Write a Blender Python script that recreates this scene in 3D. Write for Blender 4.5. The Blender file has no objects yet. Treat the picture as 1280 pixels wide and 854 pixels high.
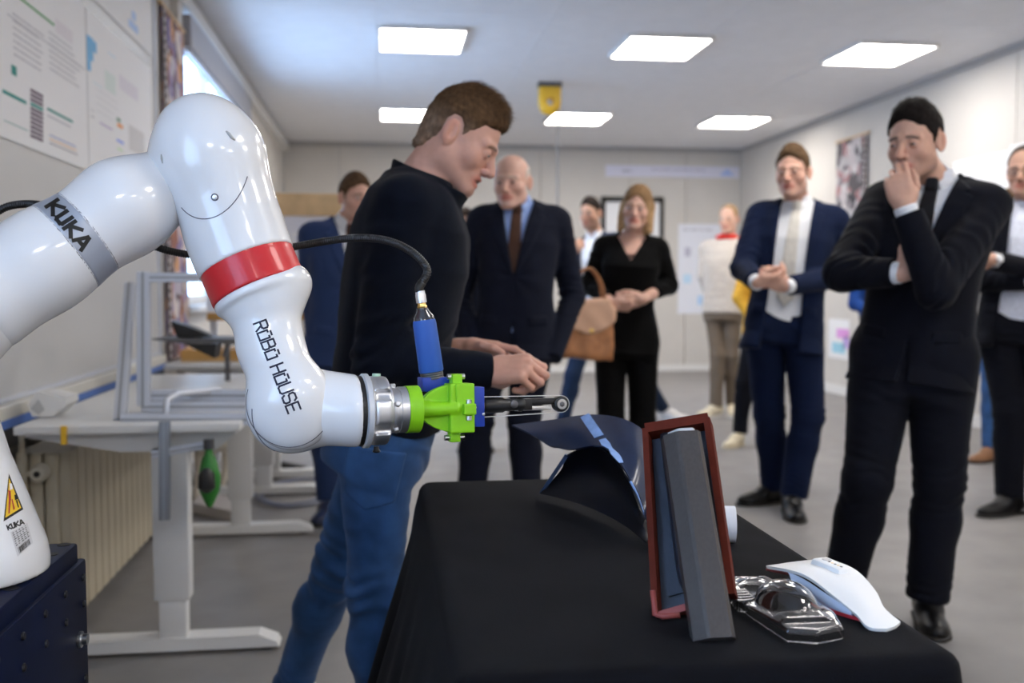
import bpy, bmesh, math, random
import numpy as np
from mathutils import Vector, Matrix

# ------------------------------------------------------------------ camera, world, exposure
sc = bpy.context.scene
COL = sc.collection
CAM = np.array([0.0, 0.0, 1.15])
FPX = 1244.0
YAW, PITCH = math.radians(-7.33), math.radians(-3.22)
cam_data = bpy.data.cameras.new('camera')
cam = bpy.data.objects.new('camera', cam_data)
COL.objects.link(cam)
cam.location = CAM
cam.rotation_euler = (math.pi / 2 + PITCH, 0, YAW)
cam_data.sensor_width = 36
cam_data.lens = 36 * FPX / 1280
cam_data.clip_start = 0.05
cam_data.dof.use_dof = True
cam_data.dof.focus_distance = 1.42
cam_data.dof.aperture_fstop = 3.6
cam_data.dof.aperture_blades = 9
sc.camera = cam

world = bpy.data.worlds.new('sky')
sc.world = world
world.use_nodes = True
bg = world.node_tree.nodes['Background']
bg.inputs[0].default_value = (0.42, 0.64, 1.0, 1)
bg.inputs[1].default_value = 7.0

LAMP_STRENGTH = 24.0
LAMP_COLOR = (1.0, 0.945, 0.885)
sc.view_settings.view_transform = 'Standard'
sc.view_settings.look = 'None'
sc.view_settings.exposure = 0.12
sc.view_settings.gamma = 1.0
sc.view_settings.use_curve_mapping = False
sc.cycles.use_denoising = True
sc.cycles.max_bounces = 8
sc.cycles.diffuse_bounces = 4
sc.cycles.sample_clamp_indirect = 8

_R = np.array(Matrix.Rotation(YAW, 3, 'Z') @ Matrix.Rotation(math.pi / 2 + PITCH, 3, 'X'))
RIGHT, UPV, FWD = _R[:, 0], _R[:, 1], -_R[:, 2]

def at(px, py, d):
    """point seen at a pixel of the photograph, at a given real distance in front of the camera"""
    return CAM + d * (FWD + (px - 640) / FPX * RIGHT + (427 - py) / FPX * UPV)

def onplane(px, py, ax, v):
    r = FWD + (px - 640) / FPX * RIGHT + (427 - py) / FPX * UPV
    return CAM + r * ((v - CAM[ax]) / r[ax])

def V3(*a): return np.array(a, float)
def nrm(v):
    v = np.asarray(v, float); return v / np.linalg.norm(v)

# ------------------------------------------------------------------ materials
MATS = {}
def mat(name, col=(.8, .8, .8), rough=.5, metal=0., coat=0., sheen=0., noise=0., nscale=40., bump=0., bscale=200., vcol=False,
        trans=0., ior=1.45, emit=None, estr=0., spec=.5, sss=0., alpha=1., detail=3., stretch=None):
    if name in MATS: return MATS[name]
    m = bpy.data.materials.new(name); m.use_nodes = True
    nt = m.node_tree; b = nt.nodes['Principled BSDF']
    N = nt.nodes.new; L = nt.links.new
    b.inputs['Base Color'].default_value = (*col, 1)
    b.inputs['Roughness'].default_value = rough
    b.inputs['Metallic'].default_value = metal
    b.inputs['Coat Weight'].default_value = coat
    b.inputs['Coat Roughness'].default_value = .05
    b.inputs['Sheen Weight'].default_value = sheen
    b.inputs['Sheen Roughness'].default_value = .4
    b.inputs['Transmission Weight'].default_value = trans
    b.inputs['IOR'].default_value = ior
    b.inputs['Specular IOR Level'].default_value = spec
    b.inputs['Alpha'].default_value = alpha
    if sss:
        b.inputs['Subsurface Weight'].default_value = sss
        b.inputs['Subsurface Radius'].default_value = (1, .35, .2)
        b.inputs['Subsurface Scale'].default_value = .006
    if emit:
        b.inputs['Emission Color'].default_value = (*emit, 1)
        b.inputs['Emission Strength'].default_value = estr
    tc = N('ShaderNodeTexCoord')
    src = tc.outputs['Object']
    if stretch:
        mp = N('ShaderNodeMapping'); mp.inputs['Scale'].default_value = stretch
        L(src, mp.inputs['Vector']); src = mp.outputs['Vector']
    base = None
    if vcol:
        a = N('ShaderNodeAttribute'); a.attribute_name = 'col'; base = a.outputs['Color']
        L(base, b.inputs['Base Color'])
    if noise:
        t = N('ShaderNodeTexNoise'); t.inputs['Scale'].default_value = nscale; t.inputs['Detail'].default_value = detail
        L(src, t.inputs['Vector'])
        r = N('ShaderNodeMapRange'); r.inputs[1].default_value = .25; r.inputs[2].default_value = .75
        r.inputs[3].default_value = 1 - noise; r.inputs[4].default_value = 1 + noise
        L(t.outputs['Fac'], r.inputs[0])
        mx = N('ShaderNodeVectorMath'); mx.operation = 'MULTIPLY'
        if base is not None: L(base, mx.inputs[0])
        else: mx.inputs[0].default_value = col
        L(r.outputs[0], mx.inputs[1]); L(mx.outputs[0], b.inputs['Base Color'])
    if bump:
        t = N('ShaderNodeTexNoise'); t.inputs['Scale'].default_value = bscale; t.inputs['Detail'].default_value = 4
        L(src, t.inputs['Vector'])
        bp = N('ShaderNodeBump'); bp.inputs['Strength'].default_value = bump; bp.inputs['Distance'].default_value = .002
        L(t.outputs['Fac'], bp.inputs['Height']); L(bp.outputs[0], b.inputs['Normal'])
    MATS[name] = m
    return m

# ------------------------------------------------------------------ object helpers
def tag(o, label=None, cat=None, group=None, kind=None):
    if label: o['label'] = label
    if cat: o['category'] = cat
    if group: o['group'] = group
    if kind: o['kind'] = kind
    return o

def empty(name, loc, label=None, cat=None, group=None, rz=0., kind=None):
    o = bpy.data.objects.new(name, None); COL.objects.link(o)
    o.location = loc; o.rotation_euler = (0, 0, rz); o.empty_display_size = .05
    return tag(o, label, cat, group, kind)

def wloc(o):
    p = np.array(o.location, float)
    while o.parent is not None:
        o = o.parent; p = p + np.array(o.location, float)
    return p

def mesh_obj(name, v, f, m, parent=None, smooth=True, col=None, sharp=None, mids=None):
    """v: world-space vertices; the object sits at its parent's origin (or at its own base centre)"""
    v = np.asarray(v, float)
    me = bpy.data.meshes.new(name)
    org = wloc(parent) if parent is not None else np.array([(v[:, 0].min() + v[:, 0].max()) / 2, (v[:, 1].min() + v[:, 1].max()) / 2, v[:, 2].min()])
    if isinstance(f, np.ndarray):
        v = v - org
        n = len(f); k = f.shape[1]
        me.vertices.add(len(v)); me.vertices.foreach_set('co', v.astype(np.float32).ravel())
        me.loops.add(n * k); me.loops.foreach_set('vertex_index', f.astype(np.int32).ravel())
        me.polygons.add(n); me.polygons.foreach_set('loop_start', np.arange(0, n * k, k, dtype=np.int32))
        me.update(calc_edges=True)
    else:
        me.from_pydata((v - org).tolist(), [], f)
    for mm in (m if isinstance(m, (list, tuple)) else [m]): me.materials.append(mm)
    if mids is not None: me.polygons.foreach_set('material_index', np.asarray(mids, np.int32))
    me.polygons.foreach_set('use_smooth', [smooth] * len(me.polygons))
    if sharp is not None: me.set_sharp_from_angle(angle=math.radians(sharp))
    if col is not None:
        a = me.color_attributes.new('col', 'FLOAT_COLOR', 'POINT')
        c = np.ones((len(v), 4), np.float32); c[:, :3] = col
        a.data.foreach_set('color', c.ravel())
    me.validate()
    o = bpy.data.objects.new(name, me); COL.objects.link(o)
    if parent is not None: o.parent = parent
    else: o.location = org
    return o

class MB:
    """collects simple solids in world space and links them as ONE mesh"""
    def __init__(s): s.v = []; s.f = []; s.c = []
    def add(s, v, f, c=None):
        n = len(s.v); s.v += [tuple(p) for p in v]; s.f += [tuple(i + n for i in q) for q in f]
        s.c += [c or (1, 1, 1)] * len(v); return s
    def box(s, c, h, R=None, bev=0., col=None):
        R = np.eye(3) if R is None else R; c = np.asarray(c, float)
        if bev:
            bm = bmesh.new(); bmesh.ops.create_cube(bm, size=2.0)
            for q in bm.verts: q.co = Vector((q.co.x * h[0], q.co.y * h[1], q.co.z * h[2]))
            bmesh.ops.bevel(bm, geom=bm.edges[:], offset=bev, segments=2, profile=.5, affect='EDGES')
            bm.verts.ensure_lookup_table()
            v = [c + R @ np.array(q.co) for q in bm.verts]; f = [[w.index for w in q.verts] for q in bm.faces]; bm.free()
            return s.add(v, f, col)
        v = [c + R @ np.array([x * h[0], y * h[1], z * h[2]]) for x in (-1, 1) for y in (-1, 1) for z in (-1, 1)]
        return s.add(v, [(0, 1, 3, 2), (4, 6, 7, 5), (0, 4, 5, 1), (2, 3, 7, 6), (0, 2, 6, 4), (1, 5, 7, 3)], col)
    def span(s, lo, hi, bev=0., col=None):
        lo = np.asarray(lo, float); hi = np.asarray(hi, float)
        return s.box((lo + hi) / 2, np.abs(hi - lo) / 2, None, bev, col)
    def tube(s, pts, r, n=10, cap=True, col=None, up=None):
        pts = [np.asarray(p, float) for p in pts]
        rr = list(r) if isinstance(r, (list, tuple, np.ndarray)) else [r] * len(pts)
        ref = None; v = []
        for i, p in enumerate(pts):
            t = nrm(pts[min(i + 1, len(pts) - 1)] - pts[max(i - 1, 0)])
            if ref is None:
                ref = np.array([0, 0, 1.]) if abs(t[2]) < .9 else np.array([1., 0, 0])
            a = nrm(ref - t * (ref @ t)); b = np.cross(t, a); ref = a
            for k in range(n):
                w = 2 * math.pi * k / n
                v.append(p + rr[i] * (math.cos(w) * a + math.sin(w) * b))
        f = []
        for i in range(len(pts) - 1):
            for k in range(n):
                f.append((i * n + k, i * n + (k + 1) % n, (i + 1) * n + (k + 1) % n, (i + 1) * n + k))
        if cap:
            f.append(tuple(range(n))[::-1]); f.append(tuple((len(pts) - 1) * n + k for k in range(n)))
        return s.add(v, f, col)
    def lathe(s, a, d, prof, n=32, cap=True, col=None):
        """prof: list of (distance along d, radius)"""
        d = nrm(d); pts = [np.asarray(a, float) + d * t for t, _ in prof]
        ref = np.array([0, 0, 1.]) if abs(d[2]) < .9 else np.array([1., 0, 0])
        u = nrm(ref - d * (ref @ d)); w = np.cross(d, u); v = []
        for (t, r), p in zip(prof, pts):
            for k in range(n):
                g = 2 * math.pi * k / n
                v.append(p + r * (math.cos(g) * u + math.sin(g) * w))
        f = []
        for i in range(len(prof) - 1):
            for k in range(n):
                f.append((i * n + k, i * n + (k + 1) % n, (i + 1) * n + (k + 1) % n, (i + 1) * n + k))
        if cap:
            f.append(tuple(range(n))[::-1]); f.append(tuple((len(prof) - 1) * n + k for k in range(n)))
        return s.add(v, f, col)
    def prism(s, poly, ext, col=None):
        """poly: list of world points in a plane, extruded by vector ext"""
        n = len(poly); poly = [np.asarray(p, float) for p in poly]; ext = np.asarray(ext, float)
        v = poly + [p + ext for p in poly]
        f = [tuple(range(n))[::-1], tuple(range(n, 2 * n))] + [(i, (i + 1) % n, n + (i + 1) % n, n + i) for i in range(n)]
        return s.add(v, f, col)
    def build(s, name, m, parent=None, smooth=False, sharp=None, vcol=False):
        if sharp: smooth = True
        o = mesh_obj(name, s.v, s.f, m, parent, smooth, np.array(s.c) if vcol else None, None)
        bm = bmesh.new(); bm.from_mesh(o.data); bmesh.ops.recalc_face_normals(bm, faces=bm.faces[:]); bm.to_mesh(o.data); bm.free()
        if sharp: o.data.set_sharp_from_angle(angle=math.radians(sharp))
        return o

def spline(pts, n):
    """Catmull-Rom through the points"""
    pts = np.asarray(pts, float); m = len(pts)
    out = []
    for i in range(m - 1):
        p0, p1, p2, p3 = pts[max(i - 1, 0)], pts[i], pts[i + 1], pts[min(i + 2, m - 1)]
        for k in range(n):
            t = k / n
            out.append(.5 * ((2 * p1) + (-p0 + p2) * t + (2 * p0 - 5 * p1 + 4 * p2 - p3) * t * t + (-p0 + 3 * p1 - 3 * p2 + p3) * t ** 3))
    out.append(pts[-1])
    return np.array(out)

# ------------------------------------------------------------------ distance-field modelling
def smin(a, b, k):
    h = np.clip(.5 + .5 * (b - a) / k, 0, 1)
    return b + (a - b) * h - k * h * (1 - h)
def smax(a, b, k): return -smin(-a, -b, k)
def sph(P, c, r):
    q = P - np.asarray(c); return np.sqrt((q * q).sum(1)) - r
def caps(P, a, b, ra, rb=None):
    rb = ra if rb is None else rb
    a = np.asarray(a, float); ba = np.asarray(b, float) - a
    pa = P - a
    h = np.clip(pa @ ba / (ba @ ba), 0, 1)
    q = pa - h[:, None] * ba
    return np.sqrt((q * q).sum(1)) - (ra + (rb - ra) * h)
def ell(P, c, r, M=None):
    q = P - np.asarray(c)
    if M is not None: q = q @ np.asarray(M).T
    r = np.asarray(r, float)
    a = q / r; k0 = np.sqrt((a * a).sum(1)); b = a / r; k1 = np.sqrt((b * b).sum(1)) + 1e-9
    return k0 * (k0 - 1) / k1
def boxd(P, c, h, M=None, r=0.):
    q = P - np.asarray(c)
    if M is not None: q = q @ np.asarray(M).T
    q = np.abs(q) - (np.asarray(h) - r)
    return np.sqrt((np.maximum(q, 0) ** 2).sum(1)) + np.minimum(q.max(1), 0) - r
def cyl(P, a, b, r, rnd=0.):
    a = np.asarray(a, float); b = np.asarray(b, float); L = np.linalg.norm(b - a); ax = (b - a) / L
    q = P - (a + b) / 2; t = q @ ax; w = q - t[:, None] * ax
    dx = np.sqrt((w * w).sum(1)) - r + rnd; dy = np.abs(t) - L / 2 + rnd
    return np.minimum(np.maximum(dx, dy), 0) + np.sqrt(np.maximum(dx, 0) ** 2 + np.maximum(dy, 0) ** 2) - rnd
def poly2(x, y, pts):
    pts = np.asarray(pts, float); n = len(pts)
    d = np.full(x.shape, 1e9); s = np.ones(x.shape)
    for i in range(n):
        vi = pts[i]; vj = pts[i - 1]
        e = vj - vi; wx = x - vi[0]; wy = y - vi[1]
        t = np.clip((wx * e[0] + wy * e[1]) / (e @ e), 0, 1)
        bx = wx - e[0] * t; by = wy - e[1] * t
        d = np.minimum(d, bx * bx + by * by)
        c1 = y >= vi[1]; c2 = y < vj[1]; c3 = e[0] * wy > e[1] * wx
        flip = (c1 & c2 & c3) | (~c1 & ~c2 & ~c3)
        s = np.where(flip, -s, s)
    return s * np.sqrt(d)

_rng = np.random.default_rng(7)
_ND = [(nrm(_rng.normal(size=3)), _rng.uniform(0, 6.28), _rng.uniform(.7, 1.4)) for _ in range(10)]
def wob(P, scale, seed=0):
    o = 0
    for i in range(5):
        d, ph, s = _ND[(i + seed * 3) % 10]
        d2 = _ND[(i + seed * 3 + 4) % 10][0]
        o = o + np.sin(P @ d * (6.28 * s / scale) + ph + seed + 1.3 * np.sin(P @ d2 * (3.1 / scale) + seed))
    return o / 3.5

def sdf_mesh(f, lo, hi, h, newton=2):
    lo = np.asarray(lo, float); hi = np.asarray(hi, float); S = 4
    n = (np.ceil((hi - lo) / (h * S)).astype(int) + 1) * S + 1
    g = [np.arange(0, n[i], S) for i in range(3)]
    cs = tuple(len(a) for a in g)
    C = np.stack(np.meshgrid(*g, indexing='ij'), -1).reshape(-1, 3) * h + lo
    c = f(C).reshape(cs)
    near = np.abs(c) < S * h * 1.75 + .004
    nb = near[:-1, :-1, :-1].copy()
    for i in (0, 1):
        for j in (0, 1):
            for k in (0, 1):
                nb |= near[i:cs[0] - 1 + i, j:cs[1] - 1 + j, k:cs[2] - 1 + k]
    full = np.repeat(np.repeat(np.repeat(c[:-1, :-1, :-1], S, 0), S, 1), S, 2)
    m = np.repeat(np.repeat(np.repeat(nb, S, 0), S, 1), S, 2)
    full = np.pad(full, ((0, 1),) * 3, mode='edge'); m = np.pad(m, ((0, 1),) * 3)
    for ax in range(3):
        mm = np.swapaxes(m, 0, ax); mm[1:] |= mm[:-1].copy()
    idx = np.argwhere(m)
    vals = np.empty(len(idx))
    for i in range(0, len(idx), 400000):
        vals[i:i + 400000] = f(idx[i:i + 400000] * h + lo)
    V = full; V[m] = vals
    s = V < 0
    cnt = np.zeros(tuple(np.array(V.shape) - 1), np.int8)
    for i in (0, 1):
        for j in (0, 1):
            for k in (0, 1):
                cnt += s[i:V.shape[0] - 1 + i, j:V.shape[1] - 1 + j, k:V.shape[2] - 1 + k]
    act = (cnt > 0) & (cnt < 8)
    ci = np.argwhere(act)
    vid = np.full(act.shape, -1, np.int64); vid[act] = np.arange(len(ci))
    corners = np.array([(i, j, k) for i in (0, 1) for j in (0, 1) for k in (0, 1)])
    cv = np.stack([V[ci[:, 0] + a, ci[:, 1] + b, ci[:, 2] + c_] for a, b, c_ in corners], 1)
    acc = np.zeros((len(ci), 3)); num = np.zeros(len(ci))
    for a in range(8):
        for b in range(a + 1, 8):
            if np.abs(corners[a] - corners[b]).sum() != 1: continue
            va, vb = cv[:, a], cv[:, b]
            x = (va < 0) != (vb < 0)
            t = np.where(x, va / np.where(x, va - vb, 1), 0)
            p = corners[a] + t[:, None] * (corners[b] - corners[a])
            acc[x] += p[x]; num += x
    P = (ci + acc / num[:, None]) * h + lo
    Q = []
    for ax in range(3):
        u, w = (ax + 1) % 3, (ax + 2) % 3
        s0 = np.take(s, range(V.shape[ax] - 1), ax); s1 = np.take(s, range(1, V.shape[ax]), ax)
        e = np.argwhere(s0 != s1)
        e = e[(e[:, u] > 0) & (e[:, w] > 0) & (e[:, u] < V.shape[u] - 1) & (e[:, w] < V.shape[w] - 1)]
        du = np.zeros(3, int); du[u] = 1; dw = np.zeros(3, int); dw[w] = 1
        ids = [vid[tuple((e - a).T)] for a in (du + dw, dw, 0 * du, du)]
        q = np.stack(ids, 1)
        fl = s0[tuple(e.T)]
        q[~fl] = q[~fl][:, ::-1]
        Q.append(q)
    Q = np.concatenate(Q); Q = Q[(Q >= 0).all(1)]
    K = np.array([(1, -1, -1), (-1, -1, 1), (-1, 1, -1), (1, 1, 1)], float)
    for _ in range(newton):
        e = h * .3
        fv = [f(P + k * e) for k in K]
        g = sum(k[None] * v_[:, None] for k, v_ in zip(K, fv)) / (4 * e)
        d = sum(fv) / 4
        st = d / np.maximum((g * g).sum(1), .2)
        st = np.clip(st, -h * .6, h * .6)
        P = P - g * st[:, None]
    return P, Q

def sdf_obj(name, f, lo, hi, h, m, parent=None, colf=None, newton=2, sharp=None):
    P, Q = sdf_mesh(f, lo, hi, h, newton)
    return mesh_obj(name, P, Q, m, parent, True, colf(P) if colf else None, sharp)

def bounds(pts, r):
    pts = np.asarray(pts); return pts.min(0) - r, pts.max(0) + r
# ------------------------------------------------------------------ people
def fabric(name, col, rough=.85, sheen=.03, bump=.25, noise=.12, ns=60):
    return mat(name, col, rough, sheen=sheen, noise=noise, nscale=ns, bump=bump, bscale=500, spec=.15)

SUIT_NAVY = fabric('suit_navy', (.0045, .010, .034))
SUIT_DARK = fabric('suit_midnight', (.0036, .0043, .0085))
SUIT_GREY = fabric('suit_charcoal_navy', (.0075, .0095, .020))
BLACK_KNIT = fabric('black_knit', (.0022, .0022, .0026))
FLEECE = fabric('navy_fleece', (.0030, .0050, .0115), .95, .05, .5)
DENIM = mat('denim', (.030, .085, .215), .85, noise=.35, nscale=14, bump=.5, bscale=600, sheen=.1, spec=.25)
DENIM_DARK = fabric('dark_denim', (.012, .025, .06))
SHIRT_WHITE = fabric('white_shirt', (.74, .75, .78), .7, .1, .1, .03)
SHIRT_BLUE = fabric('light_blue_shirt', (.36, .50, .86), .7, .1, .1, .03)
KHAKI = fabric('khaki_cloth', (.16, .125, .095))
BEIGE_KNIT = fabric('beige_knit', (.56, .50, .44), .9, .2, .5)
TIE_BROWN = fabric('brown_tie', (.085, .042, .028), .6)
TIE_IVORY = fabric('ivory_tie', (.60, .57, .52), .6)
TIE_BLACK = fabric('black_tie', (.012, .012, .015), .6)
LEATHER_BLACK = mat('black_leather', (.004, .004, .005), .35, spec=.35, bump=.1, bscale=300)
LEATHER_TAN = mat('tan_leather', (.33, .135, .05), .45, noise=.25, nscale=25, bump=.3, bscale=250)
MUSTARD = fabric('mustard_cloth', (.72, .40, .05))
BLUE_CLOTH = fabric('royal_blue_cloth', (.012, .05, .22))
RED_CLOTH = fabric('red_cloth', (.70, .05, .04))
GREY_CLOTH = fabric('grey_cloth', (.28, .27, .27))
SNEAKER_WHITE = mat('white_sneaker', (.72, .70, .68), .6, bump=.2, bscale=200)
SNEAKER_CREAM = mat('cream_sneaker', (.66, .58, .42), .6, bump=.2, bscale=200)
SOLE_DARK = mat('dark_sole', (.02, .018, .016), .7)
LEATHER_BROWN = mat('brown_leather', (.22, .10, .045), .5)
SKIN = mat('skin', (.7, .45, .35), .48, vcol=True, noise=.05, nscale=70, bump=.10, bscale=420, sss=.12, spec=.4)
HAIRM = mat('hair', (.1, .06, .03), .75, vcol=True, noise=.30, nscale=140, spec=.12, stretch=(1, 1, .35))
EYEM = mat('eye', (.9, .9, .9), .12, vcol=True, coat=.4)
METAL_STEEL = mat('steel', (.62, .63, .65), .28, 1.)
BLACK_PLASTIC = mat('black_plastic', (.012, .012, .013), .4)

def head_frame(c, fwd, up):
    f = nrm(fwd); u = nrm(np.asarray(up) - f * (np.asarray(up) @ f)); x = np.cross(u, f)
    return np.array([x, f, u])          # rows: person's left, forward, up

EYE = (.0315, .079, .004)
def head_sdf(q, p):
    """q: head-local (x left, f forward, z up), metres of an average head"""
    S = q.copy(); S[:, 0] = np.abs(S[:, 0])
    w = p.get('wide', 1.); jw = p.get('jaw', 1.); fat = p.get('fat', 0.)
    d = ell(S, (0, -.008, .042), (.0735 * w, .092, .083))
    d = smin(d, ell(S, (0, .026, -.020), (.0595 * w + fat, .064, .082)), .03)
    d = smin(d, caps(S, (.044 * jw, .002, -.060), (.016 * jw, .072, -.093), .022 + fat, .018), .03)
    d = smin(d, sph(S, (0, .079, -.094), .019), .022)
    d = smin(d, sph(S, (.041, .053, -.024), .0225 + fat * .6), .022)
    d = smin(d, caps(S, (.008, .087, .0215), (.044, .071, .0215), .0105, .009), .014)
    d = smax(d, -sph(S, (.0315, .106, .001), .0175), .014)
    nl = p.get('nose', 1.)
    d = smin(d, caps(S, (0, .087, .014), (0, .088 + .028 * nl, -.030), .0080, .0120), .010)
    d = smin(d, sph(S, (.0125, .099, -.0345), .0088), .006)
    d = smax(d, -sph(S, (.0062, .104, -.0445), .0026), .002)
    d = smin(d, ell(S, (0, .076, -.062), (.030, .020, .020)), .016)
    mo = p.get('mouth', 0.)
    lt = p.get('lips', 1.)
    d = smin(d, ell(S, (0, .0925, -.0570), (.0215, .0085, .0052 * lt)), .004)
    d = smin(d, ell(S, (0, .0905, -.0700 - mo), (.0190, .0090, .0062 * lt)), .004)
    d = smax(d, -ell(S, (0, .104, -.0635 - mo * .5), (.021, .014, .0014 + mo * .75)), .002)
    d = smin(d, sph(S, (.0315, .0775, .003), .0150), .004)
    op = p.get('eyes', 1.)
    d = smax(d, -ell(S, (EYE[0], .0960, .0030 - (1 - op) * .004), (.0125, .0125, .0050 * op + .0004)), .0012)
    ca, sa = math.cos(.42), math.sin(.42)
    M = np.array([(ca, sa, 0), (-sa, ca, .12), (0, -.12, 1)])
    e = ell(S, (.0775 * w, -.014, -.002), (.0068, .019, .0325), M)
    e = smax(e, -ell(S, (.0838 * w, -.0095, .001), (.0068, .0115, .0215), M), .002)
    e = smin(e, ell(S, (.0800 * w, -.0195, .000), (.0045, .0060, .0240), M), .004)
    d = smin(d, e, .005)
    return d

def hair_region(q, poly, p):
    return poly2(q[:, 1], q[:, 2], poly)

HAIR_POLY = {   # side outline (forward, up) of where hair grows
    'short': [(.080, .088), (.066, .056), (.052, .050), (.040, .026), (.030, .020), (.022, -.022), (.006, -.026), (.004, .020), (-.008, .033), (-.026, .033), (-.037, .018), (-.040, -.030), (-.062, -.066), (-.16, -.09), (-.18, .18), (.12, .18)],
    'crop': [(.088, .080), (.066, .060), (.048, .052), (.036, .026), (.028, .020), (.020, -.020), (.006, -.024), (.004, .020), (-.008, .033), (-.026, .033), (-.037, .018), (-.040, -.030), (-.062, -.066), (-.16, -.09), (-.18, .18), (.12, .18)],
    'balding': [(.020, .048), (.024, .020), (.018, -.015), (.006, -.018), (.004, .020), (-.008, .033), (-.026, .033), (-.037, .018), (-.040, -.030), (-.060, -.060), (-.16, -.08), (-.17, .085), (-.060, .080), (-.02, .066)],
    'receding': [(.052, .112), (.044, .070), (.044, .048), (.034, .026), (.026, .020), (.018, -.018), (.006, -.022), (.004, .020), (-.008, .033), (-.026, .033), (-.037, .018), (-.040, -.030), (-.062, -.066), (-.16, -.09), (-.18, .18), (.06, .18)],
}
def hair_sdf(q, p):
    st = p['hair']; S = q.copy(); S[:, 0] = np.abs(S[:, 0]); w = p.get('wide', 1.)
    vt, vs = p.get('top', .018), p.get('side', .007)
    if st == 'long':
        cap = ell(S, (0, -.016, .045), (.0735 * w + .012, .096 + .012, .083 + .014))
        face = ell(S, (0, .085, -.020), (.054, .075, .092))
        d = smax(cap, -face, .01)
        n = p.get('fall', .20)
        lock = caps(S, (.072, -.015, .02), (.080, .012, -n), .026, .020)
        back = ell(S, (0, -.065, -.06), (.074, .045, .15))
        d = smin(d, lock, .02); d = smin(d, back, .02)
        nv = wob(q * np.array([1, 1, .12]), .016, 1) * .0020 + wob(q * np.array([1, 1, .3]), .06, 2) * .003
        return d + nv
    base = ell(S, (0, -.008, .042), (.0735 * w + vs, .092 + vs + .003, .083 + .004))
    if p.get('nape'): base = smin(base, caps(S, (0, -.045, 0), (0, -.040, -.078), .054 + vs, .050 + vs), .02)
    top = ell(S, (0, -.002, .052), (.066 * w + .004, .092 + vt * .35, .076 + vt))
    d = smin(base, top, .012)
    reg = poly2(q[:, 1] + .0022 * np.sin(q[:, 2] * 420 + q[:, 0] * 300) * .35, q[:, 2] - (S[:, 0] ** 2) * 1.2, HAIR_POLY[st])
    ca, sa = math.cos(.42), math.sin(.42)
    M = np.array([(ca, sa, 0), (-sa, ca, .12), (0, -.12, 1)])
    d = smax(d, -ell(S, (.0800 * w, -.012, -.002), (.016, .020, .034), M), .004)
    nv = wob(q * np.array([1., .45, 1.]), .016, 1) * .0016 + wob(q, .04, 2) * .0014 * (vt / .018)
    d = smax(d + nv, reg, .014)
    return d

def hand_frame(D, N):
    D = nrm(D); N = nrm(np.asarray(N) - D * (np.asarray(N) @ D)); return D, N

def hand_sdf(P, W, D, N, side, pose, s):
    """W wrist, D towards the fingers, N out of the palm; side +1: thumb at cross(D,N)"""
    D, N = hand_frame(D, N); S = np.cross(D, N) * side
    M = np.array([S, D, N])
    q = (P - W) @ M.T / s
    d = ell(q, (0, .048, -.001), (.040, .056, .0155))
    d = smin(d, boxd(q, (0, .055, 0), (.037, .036, .012), None, .011), .012)
    d = smin(d, sph(q, (.024, .028, .008), .019), .016)
    d = smin(d, caps(q, (0, -.008, 0), (0, .012, 0), .0255, .0255), .02)
    cur = pose['curl']; spread = pose.get('spread', .05)
    base = [(.029, .088), (.0095, .094), (-.0105, .090), (-.0290, .080)]
    seg = [(.042, .025, .021), (.046, .029, .022), (.043, .027, .022), (.034, .021, .019)]
    rad = [(.0098, .0088, .0080), (.0100, .0090, .0082), (.0096, .0086, .0078), (.0086, .0078, .0070)]
    for i in range(4):
        a = np.array([base[i][0], base[i][1], 0.]); ang = 0.
        lat = spread * (1.5 - i) * .55
        d = smin(d, caps(q, (base[i][0] * .7, .045, -.002), a, .012, .0112), .006)
        ch = None
        for j in range(3):
            ang += cur[i][j]
            dr = np.array([math.sin(lat) * math.cos(ang), math.cos(lat) * math.cos(ang), math.sin(ang)])
            b = a + dr * seg[i][j]
            r0 = rad[i][j]; r1 = rad[i][min(j + 1, 2)] if j < 2 else .0066
            c = caps(q, a, b, r0 * 1.06, r1)
            ch = c if ch is None else smin(ch, c, .004)
            a = b
        d = smin(d, ch, .0035)
    t = pose.get('thumb', ((.75, .55, .25), (.45, .75, .35), (.2, .85, .4)))
    a = np.array([.026, .022, .006])
    ch = None
    for j, (ln, r0, r1) in enumerate(((.040, .0145, .0115), (.031, .0110, .0100), (.026, .0100, .0078))):
        b = a + nrm(t[j]) * ln
        c = caps(q, a, b, r0, r1); ch = c if ch is None else smin(ch, c, .005); a = b
    d = smin(d, ch, .006)
    return d * s

RELAX = dict(curl=[(.25, .35, .2), (.3, .4, .25), (.35, .45, .25), (.4, .5, .3)])
FIST = dict(curl=[(1.15, 1.35, .6), (1.2, 1.4, .6), (1.25, 1.4, .6), (1.3, 1.4, .6)], spread=.02, thumb=((.55, .7, .45), (.05, .75, .65), (-.5, .45, .45)))
CLASP = dict(curl=[(.75, .7, .4), (.8, .75, .4), (.85, .8, .4), (.9, .8, .4)], spread=.02, thumb=((.4, .8, .4), (.1, .9, .3), (-.1, .9, .2)))
POINT = dict(curl=[(.12, .45, .35), (.55, 1.0, .6), (.7, 1.1, .6), (.8, 1.1, .6)], spread=.02, thumb=((.5, .8, .3), (.2, .9, .35), (0., .9, .4)))
GRIP = dict(curl=[(.45, .75, .4), (.5, .8, .4), (.55, .8, .4), (.6, .8, .4)], spread=.04)
MOUTH = dict(curl=[(.55, 1.05, .5), (.75, 1.2, .6), (.95, 1.3, .6), (1.05, 1.3, .6)], spread=.05, thumb=((.5, .75, .5), (.1, .9, .45), (-.1, .9, .35)))

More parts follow.
